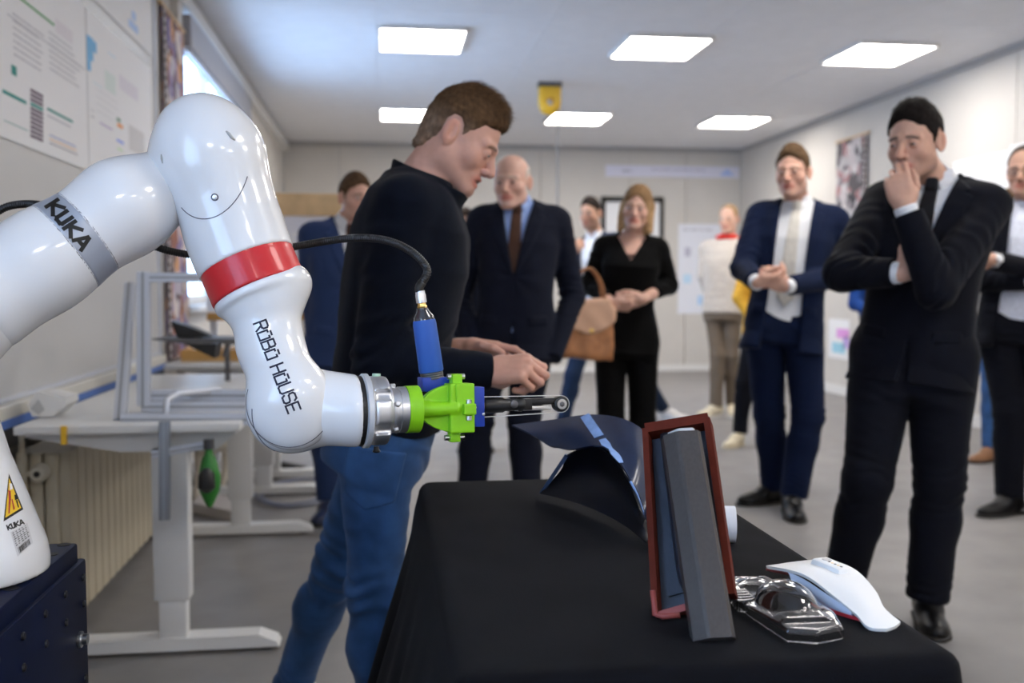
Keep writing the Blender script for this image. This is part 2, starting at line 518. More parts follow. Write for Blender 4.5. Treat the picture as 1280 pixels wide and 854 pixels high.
MALE = [(-.10, .165, .115, .0), (.10, .160, .112, .005), (.28, .152, .112, .014), (.45, .158, .118, .016), (.65, .176, .122, .010), (.80, .174, .112, -.004), (.90, .140, .090, -.016), (.97, .086, .070, -.022), (1.05, .062, .062, -.016)]
FEMALE = [(-.10, .168, .118, .0), (.10, .162, .112, .005), (.30, .132, .098, .012), (.45, .132, .100, .014), (.65, .150, .128, .030), (.80, .146, .102, .004), (.90, .118, .080, -.014), (.97, .072, .060, -.020), (1.05, .052, .054, -.016)]

class Body:
    def __init__(s, p):
        s.p = p; s.s = p.get('scale', 1.)
        s.pel = np.asarray(p['pelvis']); s.nek = np.asarray(p['neck'])
        d = s.nek - s.pel; s.L = np.linalg.norm(d); s.U = d / s.L
        f = np.array([math.sin(p['face']), -math.cos(p['face']), 0.])      # face=0 looks along -Y
        s.F = nrm(f - s.U * (f @ s.U)); s.X = np.cross(s.U, s.F)
        prof = np.array(p.get('profile', MALE)); s.prof = prof
        s.tw = p.get('twist', 0.)
        s.bend = p.get('hunch', 0.)
    def loc(s, P):
        q = P - s.pel
        t = q @ s.U / s.L; x = q @ s.X; f = q @ s.F
        if s.bend: f = f + s.bend * np.sin(np.clip(t, 0, 1) * math.pi)      # rounded back
        return x, f, t
    def pt(s, x, f, t):
        if s.bend: f = f - s.bend * math.sin(min(max(t, 0), 1) * math.pi)
        return s.pel + s.X * x + s.F * f + s.U * (t * s.L)
    def loft(s, P, grow, t0, t1, prof=None):
        pr = s.prof if prof is None else np.array(prof)
        x, f, t = s.loc(P)
        tc = np.clip(t, pr[0, 0], pr[-1, 0])
        a = np.interp(tc, pr[:, 0], pr[:, 1]) * s.s + grow; b = np.interp(tc, pr[:, 0], pr[:, 2]) * s.s + grow
        c = np.interp(tc, pr[:, 0], pr[:, 3]) * s.s
        fx, ff = x / a, (f - c) / b
        k = (np.abs(fx) ** 2.35 + np.abs(ff) ** 2.35) ** (1 / 2.35) + 1e-9
        g = np.sqrt((x / a ** 2) ** 2 + ((f - c) / b ** 2) ** 2) + 1e-9
        kk = np.sqrt(fx ** 2 + ff ** 2) + 1e-9
        d = (k - 1) * np.minimum(kk / g, np.maximum(a, b))
        cap = np.maximum(t - t1, t0 - t) * s.L
        return smax(d, cap, .012)
    def shoulder(s, side): return s.pt(side * s.p.get('shw', .178) * s.s, -.012 * s.s + s.p.get('shf', {}).get(side, 0.), .85 + s.p.get('shz', {}).get(side, 0.))

def wrinkle(P, c, ax, amp, lam, rad, seed=0):
    out = np.zeros(len(P)); q = P - c; r2 = (q * q).sum(1); m = r2 < 9 * rad * rad
    if not m.any(): return out
    out[m] = _wrinkle(P[m], q[m], r2[m], ax, amp, lam, rad, seed); return out
def _wrinkle(P, q, r2, ax, amp, lam, rad, seed):
    w = np.exp(-r2 / (2 * rad * rad))
    ph = q @ ax * (6.283 / lam)
    n1 = wob(P, .13, 1 + seed % 3)
    return amp * w * np.sin(ph + 2.6 * n1 + seed) * np.clip(.55 + .6 * wob(P, .17, 2), 0, 1.1)

def clean(o): return o

def make_person(name, p):
    """p holds world-space joints; builds one figure with body, hair, eyes and clothes as children"""
    B = Body(p); s = B.s; vx = p.get('vox', .008)
    feet = p['feet']
    base = (feet[0][0] + feet[1][0]) / 2; base = np.array([base[0], base[1], 0.])
    root = empty(name, base, p['label'], 'person', p.get('group'))
    hc = np.asarray(p['head']); H = head_frame(hc, p['head_f'], p['head_u']); hs = p.get('head_scale', s)
    toh = lambda P: (P - hc) @ H.T / hs
    frh = lambda q: hc + (np.asarray(q) * hs) @ H
    skin = np.array(p['skin']); skinv = skin
    fem = p.get('profile') is FEMALE
    nr = p.get('neck_r', .046 if fem else .056) * s
    ntop = frh((0, -.016, -.052)); nbot = B.pt(0, -.022 * s, .93)
    hp = p.get('head_par', {})
    arms = {}
    for side in (1, -1):
        a = p['arms'][side]
        arms[side] = dict(sh=B.shoulder(side), el=np.asarray(a['el']), wr=np.asarray(a['wr']), **{k: v for k, v in a.items() if k not in ('el', 'wr')})
    kn = {sd: np.asarray(p['knees'][i]) for i, sd in enumerate((-1, 1))}
    an = {sd: np.asarray(p['ankles'][i]) for i, sd in enumerate((-1, 1))}
    hip = {sd: B.pt(sd * .086 * s, 0, -.02) for sd in (1, -1)}
    # --- body: head, neck, hands, and the plain figure under the clothes
    def fh(P):
        d = head_sdf(toh(P), hp) * hs
        d = smin(d, caps(P, ntop, nbot, nr * .97, nr * 1.08), .024 * s)
        ch = B.loft(P, -.006, .62, 1.0)
        return smin(d, ch, .02 * s)
    pv, pq, pc = [], [], []; off = 0
    hv = p.get('vox_head', vx * .6)
    def addm(f, lo, hi, h, cf):
        nonlocal off
        P, Q = sdf_mesh(f, lo, hi, h)
        pv.append(P); pq.append(Q + off); pc.append(cf(P)); off += len(P)
    lips = np.array(p.get('lip_col', skin * np.array([.86, .55, .55])))
    def headcol(P):
        q = toh(P); c = np.tile(skin, (len(P), 1))
        ax = np.abs(q[:, 0])
        def blend(wt, col): 
            nonlocal c
            c = c * (1 - wt[:, None]) + np.asarray(col) * wt[:, None]
        mo = hp.get('mouth', 0.)
        lip = np.clip(1.6 - np.sqrt((ax / .0225) ** 2 + ((q[:, 2] + .0635 + mo * .5) / (.0115 + mo * .5)) ** 2), 0, .6) / .6 * (q[:, 1] > .06)
        red = np.exp(-((ax - .040) ** 2 + (q[:, 2] + .025) ** 2) / .0007) * (q[:, 1] > .03) * .20 + np.exp(-(ax ** 2 + (q[:, 2] + .03) ** 2) / .0003) * (q[:, 1] > .08) * .25
        ear = np.clip((ax - .074) / .008, 0, 1) * (np.abs(q[:, 2]) < .05) * .35
        blend(np.clip(red + ear, 0, .6), skin * np.array([1.0, .66, .60]))
        st = p.get('stubble', 0)
        if st:
            m = np.clip((-.030 - q[:, 2]) / .02, 0, 1) * np.clip((q[:, 2] + .135) / .02, 0, 1) * np.clip((q[:, 1] + .012) / .02, 0, 1) * np.clip(1.2 - np.exp(-((ax - .0) ** 2 + (q[:, 2] + .063) ** 2) / .0004), 0, 1)
            blend(np.clip(m, 0, 1) * st, skin * np.array([.34, .32, .36]))
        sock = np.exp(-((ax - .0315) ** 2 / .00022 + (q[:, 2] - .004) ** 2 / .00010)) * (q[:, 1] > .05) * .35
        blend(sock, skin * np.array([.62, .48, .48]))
        mouth_in = np.clip(1.5 - np.sqrt((ax / .0195) ** 2 + ((q[:, 2] + .0635 + mo * .5) / (.0014 + mo * .7)) ** 2), 0, .5) / .5 * (q[:, 1] > .06) * (q[:, 1] < .0985)
        blend(lip, lips)
        blend(mouth_in * (.8 if mo else .5), (.05, .015, .012))
        if p.get('brow_paint', True) and 'brow' in p:
            bz = .0225 + .10 * 0 - np.clip(ax - .030, 0, 1) * .35 + np.clip(.030 - ax, 0, 1) * .05
            bw = np.exp(-((q[:, 2] - bz - .002) / .0042) ** 2) * np.clip((ax - .009) / .006, 0, 1) * np.clip((.052 - ax) / .008, 0, 1) * (q[:, 1] > .03)
            blend(np.clip(bw * 1.3, 0, .9), p['brow'])
        return c
    hb = [frh((x, f, z)) for x in (-.1, .1) for f in (-.125, .14) for z in (-.135, .14)] + [nbot - B.U * .05 - .02, nbot + .02, B.pt(.09 * s, .1, .80), B.pt(-.09 * s, .1, .80), B.pt(.09 * s, -.1, .85)]
    lo, hi = bounds(hb, .01)
    addm(fh, lo, hi, hv, headcol)
    for side in (1, -1):
        a = arms[side]
        if a.get('hide'): continue
        fd = nrm(a['wr'] - a['el'])
        D = nrm(a.get('D', fd)); N = np.asarray(a.get('N', -B.X * side)); tside = a.get('ts', -side)
        bare = a.get('bare', 0.)
        e2 = a['wr'] - fd * (bare if bare else .05)
        def fhand(P, a=a, D=D, N=N, tside=tside, e2=e2, fd=fd):
            d = hand_sdf(P, a['wr'], D, N, tside, a.get('pose', RELAX), p.get('hand_scale', s))
            return smin(d, caps(P, e2, a['wr'] + fd * .005, .032 * s if a.get('bare') else .026 * s, .0245 * s), .015)
        tip = a['wr'] + D * .13 * s
        lo, hi = bounds([a['wr'], tip, e2, a['wr'] + D * .06 + np.cross(D, N) * .06, a['wr'] + D * .06 - np.cross(D, N) * .06], .085 * s)
        def hcol(P, a=a, D=D):
            k = np.clip(((P - a['wr']) @ D - .07) / .08, 0, 1)[:, None] * .3
            return skin * (1 - k) + skin * np.array([1., .74, .70]) * k
        addm(fhand, lo, hi, p.get('vox_hand', hv), hcol)
    def fcore(P):
        d = B.loft(P, -.03, -.08, .90)
        for side in (1, -1):
            a = arms[side]
            d = smin(d, caps(P, a['sh'], a['el'], .034, .030), .02)
            if not a.get('hide'): d = smin(d, caps(P, a['el'], a['wr'] - nrm(a['wr'] - a['el']) * .03, .030, .020), .02)
            d = smin(d, caps(P, hip[side], kn[side], .055, .042), .02)
            d = smin(d, caps(P, kn[side], an[side], .042, .028), .02)
        return d
    allp = [B.pel, B.nek] + [a[k] for a in arms.values() for k in ('sh', 'el', 'wr')] + list(kn.values()) + list(an.values())
    lo, hi = bounds(allp, .2)
    addm(fcore, lo, hi, .022, lambda P: np.tile(skin, (len(P), 1)))
    mesh_obj('body', np.concatenate(pv), np.concatenate(pq), SKIN, root, True, np.concatenate(pc))
    # --- eyes
    if True:
        for side in (1, -1):
            c = np.array([side * EYE[0], EYE[1], EYE[2]]); n, m_ = (20, 14) if vx < .0075 else (12, 10)
            gz = nrm(p.get('gaze', (0, 1, -.05))); v = []; cl = []
            for i in range(m_ + 1):
                th = math.pi * i / m_
                for k in range(n):
                    ph = 6.2832 * k / n; v.append((math.sin(th) * math.cos(ph), math.cos(th), math.sin(th) * math.sin(ph)))
            v = np.array(v); t = nrm(np.cross((0, 1, 0), gz)) if abs(gz[1]) < .999 else np.array([1., 0, 0])
            M = np.array([t, gz, np.cross(t, gz)]).T
            dot = v[:, 1]; v = v @ M.T
            cl = np.where(dot[:, None] > .955, (.01, .008, .006), np.where(dot[:, None] > .83, p.get('iris', (.07, .09, .10)), (.52, .47, .45)))
            f = [(i * n + k, i * n + (k + 1) % n, (i + 1) * n + (k + 1) % n, (i + 1) * n + k) for i in range(m_) for k in range(n)]
            mesh_obj('eye', frh(c + v * .0128), f, EYEM, root, True, cl)
    # --- hair
    if hp.get('hair'):
        hcl = np.array(p['hair_col'])
        def fhair(P): return hair_sdf(toh(P), hp) * hs
        zlo = -.30 if hp['hair'] == 'long' else -.11
        lo, hi = bounds([frh((x, f, z)) for x in (-.11, .11) for f in (-.135, .125) for z in (zlo, .165)], .005)
        def haircol(P):
            q = toh(P); c = np.tile(hcl, (len(P), 1))
            top = p.get('hair_side', hcl)
            k = np.clip((.055 - q[:, 2]) / .05, 0, 1)[:, None]
            c = c * (1 - k) + np.asarray(top) * k
            return c * (1 + .25 * wob(q * np.array([1, .4, .6]), .012, 2))[:, None].clip(.4, 2)
        ho = sdf_obj('hair', fhair, lo, hi, p.get('vox_hair', hv), HAIRM, root, haircol)
        if p.get('strands'):
            me = ho.data; n = len(me.vertices)
            co = np.empty(n * 3); me.vertices.foreach_get('co', co); co = co.reshape(-1, 3) + wloc(ho)
            no = np.empty(n * 3); me.vertices.foreach_get('normal', no); no = no.reshape(-1, 3)
            rg = np.random.default_rng(3); ids = rg.choice(n, p['strands'])
            q = toh(co[ids]); qn = no[ids] @ H.T
            outside = ((q / np.array([.085, .105, .1])) ** 2).sum(1) > .6
            q, qn = q[outside], qn[outside]; ids = ids[outside]
            topw = np.clip((q[:, 2] - .075) / .04, 0, 1)[:, None]
            comb = topw * np.array([.10, 1.0, .55]) + (1 - topw) * np.array([0, -.55, -.8])
            comb = comb + rg.normal(size=q.shape) * .28
            comb -= qn * (comb * qn).sum(1, keepdims=True) * .7
            comb /= np.linalg.norm(comb, axis=1, keepdims=True)
            dr = comb * (.9) + qn * (.16 + .22 * topw); dr /= np.linalg.norm(dr, axis=1, keepdims=True)
            ln = (.007 + topw * p.get('strand_top', .016)) * rg.uniform(.6, 1.2, (len(q), 1))
            sd = np.cross(dr, qn); sd /= np.linalg.norm(sd, axis=1, keepdims=True) + 1e-9
            wd = .00045
            a0 = q - qn * .0015 - sd * wd; a1 = q - qn * .0015 + sd * wd
            mid = q + dr * ln * .55; b0 = mid - sd * wd * .8; b1 = mid + sd * wd * .8
            tip = q + dr * ln + (topw * np.array([0, .1, -.1]) - qn * .25) * ln * .6
            vv = np.stack([a0, a1, b1, b0, tip], 1).reshape(-1, 3); k = np.arange(len(q)) * 5
            ff = [(i, i + 1, i + 2, i + 3) for i in k] + [(i + 3, i + 2, i + 4) for i in k]
            cc = haircol(co[ids]) * rg.uniform(.55, 1.6, (len(q), 1))
            so = mesh_obj('hair_strands', frh(vv), ff, HAIRM, ho, True, np.repeat(cc, 5, 0)); so['kind'] = 'stuff'
    # --- upper garments
    g = p.get('grow', .020) * s
    top = p['top']                    # dict(kind, mat)
    foldA = p.get('fold', .0035)
    def sleeves(P, gr, d0=None, ends=True, k=.022):
        d = d0
        for side in (1, -1):
            a = arms[side]; fd = nrm(a['wr'] - a['el'])
            end = a['wr'] - fd * (a.get('bare', 0.) + .022 * s) if not a.get('hide') else a['wr']
            u = caps(P, a['sh'], a['el'], (.058 + gr) * s if True else 0, (.046 + gr) * s)
            l = caps(P, a['el'], end, (.045 + gr) * s, (.033 + gr) * s)
            sl = smin(u, l, .018)
            cutp = (P - end) @ fd
            sl = np.where(((P - a['el']) @ fd > 0), smax(sl, cutp, .004), sl)
            ua = nrm(a['el'] - a['sh'])
            sl = sl + wrinkle(P, a['el'], nrm(ua + fd), foldA * 1.5, .036, .085, side) + wrinkle(P, a['sh'] * .5 + a['el'] * .5, nrm(ua + .4 * fd), foldA * .9, .055, .10, 2 * side)
            d = sl if d is None else smin(d, sl, k)
        return d
    ju = p.get('jbot', -.30)
    JPROF = [list(r) for r in B.prof]
    JPROF = np.array(JPROF); JPROF[:, 1] = JPROF[:, 1]
    if ju < -.12:
        hem = p.get('hem', (.185, .135))
        JPROF = np.vstack([[(ju - .02, hem[0], hem[1], .0)], JPROF])
    def torso(P, gr):
        d = B.loft(P, gr, ju, 1.0, JPROF)
        for side in (1, -1):
            d = smin(d, sph(P, arms[side]['sh'] - B.X * side * .035 * s, .062 * s + gr), .05)
        return d
    bx = [B.pt(x, f, t) for x in (-.25, .25) for f in (-.18, .2) for t in (ju - .02, 1.12)] + [a[k] for a in arms.values() for k in ('sh', 'el', 'wr')]
    tlo, thi = bounds(bx, .085)
    def shirt_sdf(P): return B.loft(P, .002, -.12, 1.0)
    if top['kind'] == 'suit':
        V = top['v']                       # polygon in (x, t): the opening
        def fj(P):
            d = torso(P, g)
            x, f, t = B.loc(P)
            d = d + foldA * .7 * wob(P, .16, 1) * np.clip((.8 - t) * 3, 0, 1)
            if 'button' in top:
                bx_, bt = top['button']
                c = B.pt(bx_, .12, bt); rad = P - c
                rr = np.sqrt((rad * rad).sum(1)); ang = np.arctan2((t - bt) * B.L, x - bx_)
                d = d + .003 * np.exp(-rr ** 2 / .02) * np.sin(ang * 7)
            pol = poly2(x, t * B.L, [(a_, b_ * B.L) for a_, b_ in V])
            fr = .012 - f
            lap = top.get('lapel')
            for lp in (lap or []):
                pl = poly2(x, t * B.L, [(a_, b_ * B.L) for a_, b_ in lp])
                d = np.minimum(d, np.maximum(np.maximum(pl, d - .0075), -f))
            for fl in top.get('flaps', []):
                pl = poly2(x, t * B.L, [(a_, b_ * B.L) for a_, b_ in fl])
                d = np.minimum(d, np.maximum(np.maximum(pl, d - .006), -f))
            d = smax(d, -np.maximum(pol, fr), .003)
            if 'tail' in top:              # rounded cut-away below the button
                pt_ = poly2(x, t * B.L, [(a_, b_ * B.L) for a_, b_ in top['tail']])
                d = smax(d, -np.maximum(pt_, .03 - f), .006)
            d = sleeves(P, g * .6, d, k=.02)
            # collar opening around the neck
            d = smax(d, -caps(P, ntop, nbot + B.U * .012, nr + .012, nr + .010), .004)
            # collar roll behind the neck
            ring = cyl(P, nbot + B.U * .015 - B.F * .004, nbot + B.U * .060 - B.F * .004, nr + .022, .004)
            ring = smax(ring, -cyl(P, nbot - B.U * .02 - B.F * .004, nbot + B.U * .1 - B.F * .004, nr + .012), .003)
            ring = smax(ring, f - .01, .01)
            return np.minimum(d, ring)
        sdf_obj('jacket', fj, tlo, thi, vx, top['mat'], root)
        sm = top['shirt']
        c0 = B.pt(0, -.014 * s, .955); c1 = frh((0, -.012, -.075)); cax = nrm(c1 - c0)
        def fcol(P):
            x, f, t = B.loc(P)
            h = (P - c0) @ cax; hgt = .055 * s
            rad = P - c0 - h[:, None] * cax; rr = np.sqrt((rad * rad).sum(1)) - (nr + .009 - .05 * h)
            col = smax(np.abs(rr) - .0038, np.maximum(h - hgt + .35 * np.clip(f, -.05, .08), -.03 - h), .003)
            for sd in (1, -1):
                pl = poly2(x, t * B.L, [(sd * .004, .985 * B.L), (sd * .052, 1.04 * B.L), (sd * .062, .95 * B.L), (sd * .030, .895 * B.L)])
                col = smin(col, smax(np.maximum(pl, np.abs(B.loft(P, .006, .7, 1.1)) - .005), -f + .01, .003), .003)
            return col
        def fs(P):
            d = shirt_sdf(P)
            d = smax(d, -caps(P, nbot + B.U * .03, ntop, nr - .004, nr - .002), .003)
            for side in (1, -1):
                a = arms[side]
                if a.get('hide'): continue
                fd = nrm(a['wr'] - a['el']); cw = p.get('cuff', .022) * s
                d = np.minimum(d, cyl(P, a['wr'] - fd * .05, a['wr'] - fd * (.004 * s) + fd * (cw - .018), .0345 * s, .004))
            return d
        so_ = sdf_obj('shirt', fs, tlo, thi, vx, sm, root)
        sdf_obj('shirt_collar', fcol, *bounds([c0 - B.U * .05 - .02, c0 + .02, c1, B.pt(.07, .10, .88), B.pt(-.07, .10, .88)], .075), min(vx * .5, .0050), sm, so_)
        if 'tie' in top:
            tp = top['tie_poly'] if 'tie_poly' in top else [(-.016, .93), (.016, .93), (.022, .89), (.030, .62), (.042, .18), (.0, .10), (-.042, .18), (-.030, .62), (-.022, .89)]
            def ft(P):
                x, f, t = B.loc(P)
                pl = poly2(x, t * B.L, [(a_, b_ * B.L) for a_, b_ in tp])
                d = np.maximum(np.maximum(pl, np.abs(B.loft(P, .008, -.12, 1.0)) - .005), -f + .01)
                kn_ = boxd(P, B.pt(0, np.interp(.92, B.prof[:, 0], B.prof[:, 2]) * s + .0, .925), (.019 * s, .016, .022 * s), np.array([B.X, B.F, B.U]), .010)
                return smin(d, kn_, .006)
            sdf_obj('tie', ft, *bounds([B.pt(x, f, t) for x in (-.07, .07) for f in (0, .18) for t in (.05, 1.02)], .01), vx * .75, top['tie'], root)
    else:
        nk = top.get('vneck')
        def fk(P):
            d = sleeves(P, g * .45, torso(P, g * .8), k=.02)
            x, f, t = B.loc(P)
            d = d + foldA * (wob(P, .14, 1) * .6 + .6 * wrinkle(P, B.pt(0, .1, .2), B.U, 1, .07, .16, 1))
            if nk is not None:
                pl = poly2(x, t * B.L, [(a_, b_ * B.L) for a_, b_ in nk])
                d = smax(d, -np.maximum(pl, -f), .003)
            if top.get('collar'):
                h, fl = top['collar']
                c0 = B.pt(0, (-.018 + top.get('cfwd', 0)) * s, .90); c1 = frh((0, -.012, -.060)); ax = nrm(nrm(c1 - c0) + .25 * B.U)
                hh = (P - c0) @ ax; rad = P - c0 - hh[:, None] * ax
                rr = np.sqrt((rad * rad).sum(1)) - (nr + top.get('crad', .016) + fl * np.clip(hh, 0, 1))
                ff = rad @ B.F
                col = smax(np.abs(rr) - .0085, np.maximum(hh - h + .06 * ff, -.05 - hh), .008)
                if top.get('open'):
                    xx = rad @ B.X
                    col = np.maximum(col, -np.maximum(np.abs(xx) - .004 - .22 * np.clip(hh, 0, 1), -ff))
                d = smin(d, col, .006)
                d = smax(d, -caps(P, nbot + B.U * .012, ntop, nr + .005, nr + .008), .004)
            else:
                d = smax(d, -caps(P, nbot + B.U * .0, ntop, nr + .006, nr + .006), .005)
            return d
        sdf_obj(top.get('name', 'sweater'), fk, tlo, thi, vx, top['mat'], root)
    # --- trousers
    tr = p['legs']; tg = tr.get('r', (.092, .066, .060)); tm = tr['mat']
    wa = p.get('waist', .16)
    def fl(P):
        d = B.loft(P, tr.get('grow', .004), tr.get('low', -.18), wa, [(-.2, .150, .115, -.004), (-.05, .168, .122, -.006), (.08, .160, .112, .0), (.3, .150, .11, .01)])
        L = None
        for side in (1, -1):
            k, a = kn[side], an[side]; ax = nrm(k - hip[side]); bx_ = nrm(a - k)
            l = smin(caps(P, hip[side] - ax * .0, k, tg[0] * s, tg[1] * s), caps(P, k, a, tg[1] * s, tg[2] * s), .025)
            calf = k * .66 + a * .34 - B.F * .018
            l = smin(l, sph(P, calf, tg[1] * s * .82), .05)
            l = smax(l, (P - a) @ bx_ - .012, .004)
            fa = tr.get('fold', .004)
            l = l + wrinkle(P, k - B.F * .04, nrm(ax + bx_), fa * 1.5, .045, .085, side) + wrinkle(P, a - bx_ * .05, bx_, fa * 1.6, .034, .05, side + 1) + fa * .6 * wob(P * np.array([1, 1, .45]), .10, 2)
            l = l - tr.get('crease', .0) * np.exp(-((P - k) @ B.X) ** 2 / .0002)
            L = l if L is None else np.minimum(L, l) if tr.get('split', True) else smin(L, l, .02)
        d = smin(d, L, tr.get('k', .035))
        d = d + tr.get('fold', .004) * wrinkle(P, B.pt(0, .1, -.15), nrm(B.U + .3 * B.X), .8, .05, .10, 1) * 1.0
        return d
    lp = [B.pt(x, f, t) for x in (-.2, .2) for f in (-.15, .15) for t in (-.3, wa)] + list(kn.values()) + list(an.values())
    lo, hi = bounds(lp, .10)
    sdf_obj('trousers', fl, lo, hi, tr.get('vox', vx), tm, root)
    if tr.get('pocket') is not None:
        pc_, ph_ = tr['pocket']; PM = np.array([nrm(np.cross(B.U, FWD)), nrm(-FWD), B.U]); PM[1] = np.cross(PM[2], PM[0])
        def fp_(P):
            q = (P - pc_) @ PM.T
            pl = poly2(q[:, 0], q[:, 2], [(-ph_[0], ph_[1]), (ph_[0], ph_[1]), (ph_[0] * .92, -ph_[1] * .6), (0, -ph_[1]), (-ph_[0] * .92, -ph_[1] * .6)])
            return smax(smax(fl(P) - .0035, pl, .002), np.abs(q[:, 1]) - .12, .002)
        sdf_obj('back_pocket', fp_, pc_ - .16, pc_ + .16, vx * .8, tm, root)
    # --- shoes
    sh = p['shoes']
    for i, sd in enumerate((-1, 1)):
        fp = np.asarray(feet[i][0]); ang = feet[i][1]; pitch = feet[i][2] if len(feet[i]) > 2 else 0.
        fw = np.array([math.sin(ang), -math.cos(ang), 0.]); fu = np.array([0, 0, 1.])
        if pitch: fw, fu = fw * math.cos(pitch) + fu * -math.sin(pitch), fu * math.cos(pitch) + fw * math.sin(pitch)
        fx = np.cross(fu, fw); M = np.array([fx, fw, fu]); ss = s * sh.get('size', 1.)
        def fsh(P, fp=fp, M=M):
            q = (P - fp) @ M.T / ss
            d = caps(q, (0, -.055, .050), (0, .03, .062), .036, .040)
            d = smin(d, caps(q, (0, .03, .045), (0, .155, .024), .042, .026), .03)
            d = smin(d, ell(q, (0, .10, .024), (.047, .085, .028)), .02)
            d = smin(d, caps(q, (0, -.035, .05), (0, -.045, .115), .038, .040), .02)
            d = smax(d, q[:, 2] - .105, .01)
            d = smax(d, .012 - q[:, 2], .004)
            return d * ss
        def fso(P, fp=fp, M=M):
            q = (P - fp) @ M.T / ss
            o = poly2(q[:, 0], q[:, 1], [(-.030, -.085), (.030, -.085), (.036, 0), (.050, .09), (.040, .155), (.012, .190), (-.012, .190), (-.040, .155), (-.050, .09), (-.036, 0)]) - .006
            th = sh.get('sole', .014)
            return smax(o, np.abs(q[:, 2] - th * .5) - th * .5, .004) * ss
        lo, hi = bounds([fp + np.array(v) @ M for v in ((-.06, -.11, 0), (.06, .21, .12), (-.06, .21, 0), (.06, -.11, .12))], .03)
        so = sdf_obj('shoe', fsh, lo, hi, min(vx, .006), sh['mat'], root)
        sdf_obj('sole', fso, lo, hi, min(vx, .006), sh.get('solemat', SOLE_DARK), so)
    p['_B'] = B; p['_root'] = root; p['_frh'] = frh; p['_H'] = H; p['_arms'] = arms; p['_nbot'] = nbot; p['_nr'] = nr
    return root
# ------------------------------------------------------------------ the room
XL, XR, YB, YF, ZC = -1.25, 4.78, 13.0, -3.3, 2.98
WALLM = mat('wall_paint', (.63, .60, .56), .7, noise=.03, nscale=3, bump=.08, bscale=120)
CEILM = mat('ceiling_board', (.80, .80, .82), .8, noise=.03, nscale=6, bump=.2, bscale=300)
TRIMM = mat('trim_grey', (.42, .41, .40), .5)
WHITE = mat('white_paint', (.78, .77, .75), .45)
FLOORM = mat('floor_vinyl', (.235, .226, .222), .42, noise=.16, nscale=5, bump=.05, bscale=90, spec=.45, detail=6)
PAPER = mat('paper', (.84, .84, .86), .7)
PRINT = mat('print', (.5, .5, .5), .7, vcol=True)
BOARDM = mat('board_grey', (.56, .56, .56), .4, metal=.0, noise=.02, nscale=3)
GLASS = mat('window_glass', (1, 1, 1), .02, trans=1., ior=1.02, spec=.3)
ALU = mat('aluminium', (.66, .69, .76), .4, .35)
ALU_DARK = mat('aluminium_slot', (.36, .38, .42), .5, .4)
WOOD = mat('light_wood', (.66, .46, .25), .5, noise=.14, nscale=9, stretch=(1, .15, 1))

def structure(o): o['kind'] = 'structure'; return o
MB().span((XL - .3, YF - .2, -.15), (XR + .3, YB + .3, 0)).build('floor', FLOORM)['kind'] = 'structure'
ceil = structure(MB().span((XL - .3, YF - .2, ZC + .005), (XR + .3, YB + .3, ZC + .2)).build('ceiling', CEILM))
pw, ph = (XR - XL) / 5, (YB - YF) / 13
cp = MB().span((-pw / 2 + .003, -ph / 2 + .003, 0), (pw / 2 - .003, ph / 2 - .003, .005)).build('ceiling_panel', CEILM)
pm = cp.data; bpy.data.objects.remove(cp)
for i in range(5):
    for j in range(13):
        o = bpy.data.objects.new('ceiling_panel', pm); COL.objects.link(o); o.parent = ceil
        o.location = np.array([XL + pw * (i + .5), YF + ph * (j + .5), ZC]) - wloc(ceil)
# walls, in panels with recessed joints
def panels(root, ax, v0, v1, edges, lo, hi):
    for a, b in zip(edges[:-1], edges[1:]):
        l = [0, 0, lo]; h = [0, 0, hi]; oth = 1 - ax
        l[ax], h[ax] = v0, v1; l[oth], h[oth] = a + .005, b - .005
        MB().span(l, h).build('wall_panel', WALLM, root)
wb = structure(MB().span((XL - .3, YB + .03, 0), (XR + .3, YB + .2, ZC + .02)).build('wall_back', TRIMM))
panels(wb, 1, YB, YB + .03, [XL, -.55, .62, 2.05, 3.25, 4.02, XR], 0, ZC)
wr = structure(MB().span((XR + .03, YF, 0), (XR + .2, YB, ZC + .02)).build('wall_right', TRIMM))
panels(wr, 0, XR, XR + .03, [YF, -1.0, 1.7, 4.4, 7.1, 9.9, YB], 0, ZC)
structure(MB().span((XL - .3, YF - .2, 0), (XR + .3, YF, ZC + .02)).build('wall_front', WALLM))
W1 = (6.45, 9.05, 1.02, 2.86); W2 = (-2.9, .3, .95, 2.65)
wl = MB()
for y0, y1 in ((YF, W2[0]), (W2[1], W1[0]), (W1[1], YB)): wl.span((XL - .2, y0, 0), (XL, y1, ZC + .02))
for w in (W1, W2):
    wl.span((XL - .2, w[0], 0), (XL, w[1], w[2])); wl.span((XL - .2, w[0], w[3]), (XL, w[1], ZC + .02))
structure(wl.build('wall_left', WALLM))
structure(MB().span((XL, YB - .012, 0), (XR, YB, .085)).build('baseboard_back', WHITE))
structure(MB().span((XR - .014, YF, 0), (XR, YB, .095)).build('baseboard_right', WHITE))
structure(MB().span((XL, YF, 0), (XL + .014, YB, .09)).build('baseboard_left', WHITE))
structure(MB().span((XR - .03, YF, ZC - .05), (XR, YB, ZC)).build('trim_right', TRIMM))
structure(MB().span((XL, YB - .03, ZC - .06), (XR, YB, ZC)).build('trim_back', TRIMM))
structure(MB().span((XL, W1[0] - .6, ZC - .13), (XL + .07, YB, ZC - .03)).build('trim_left', WHITE))
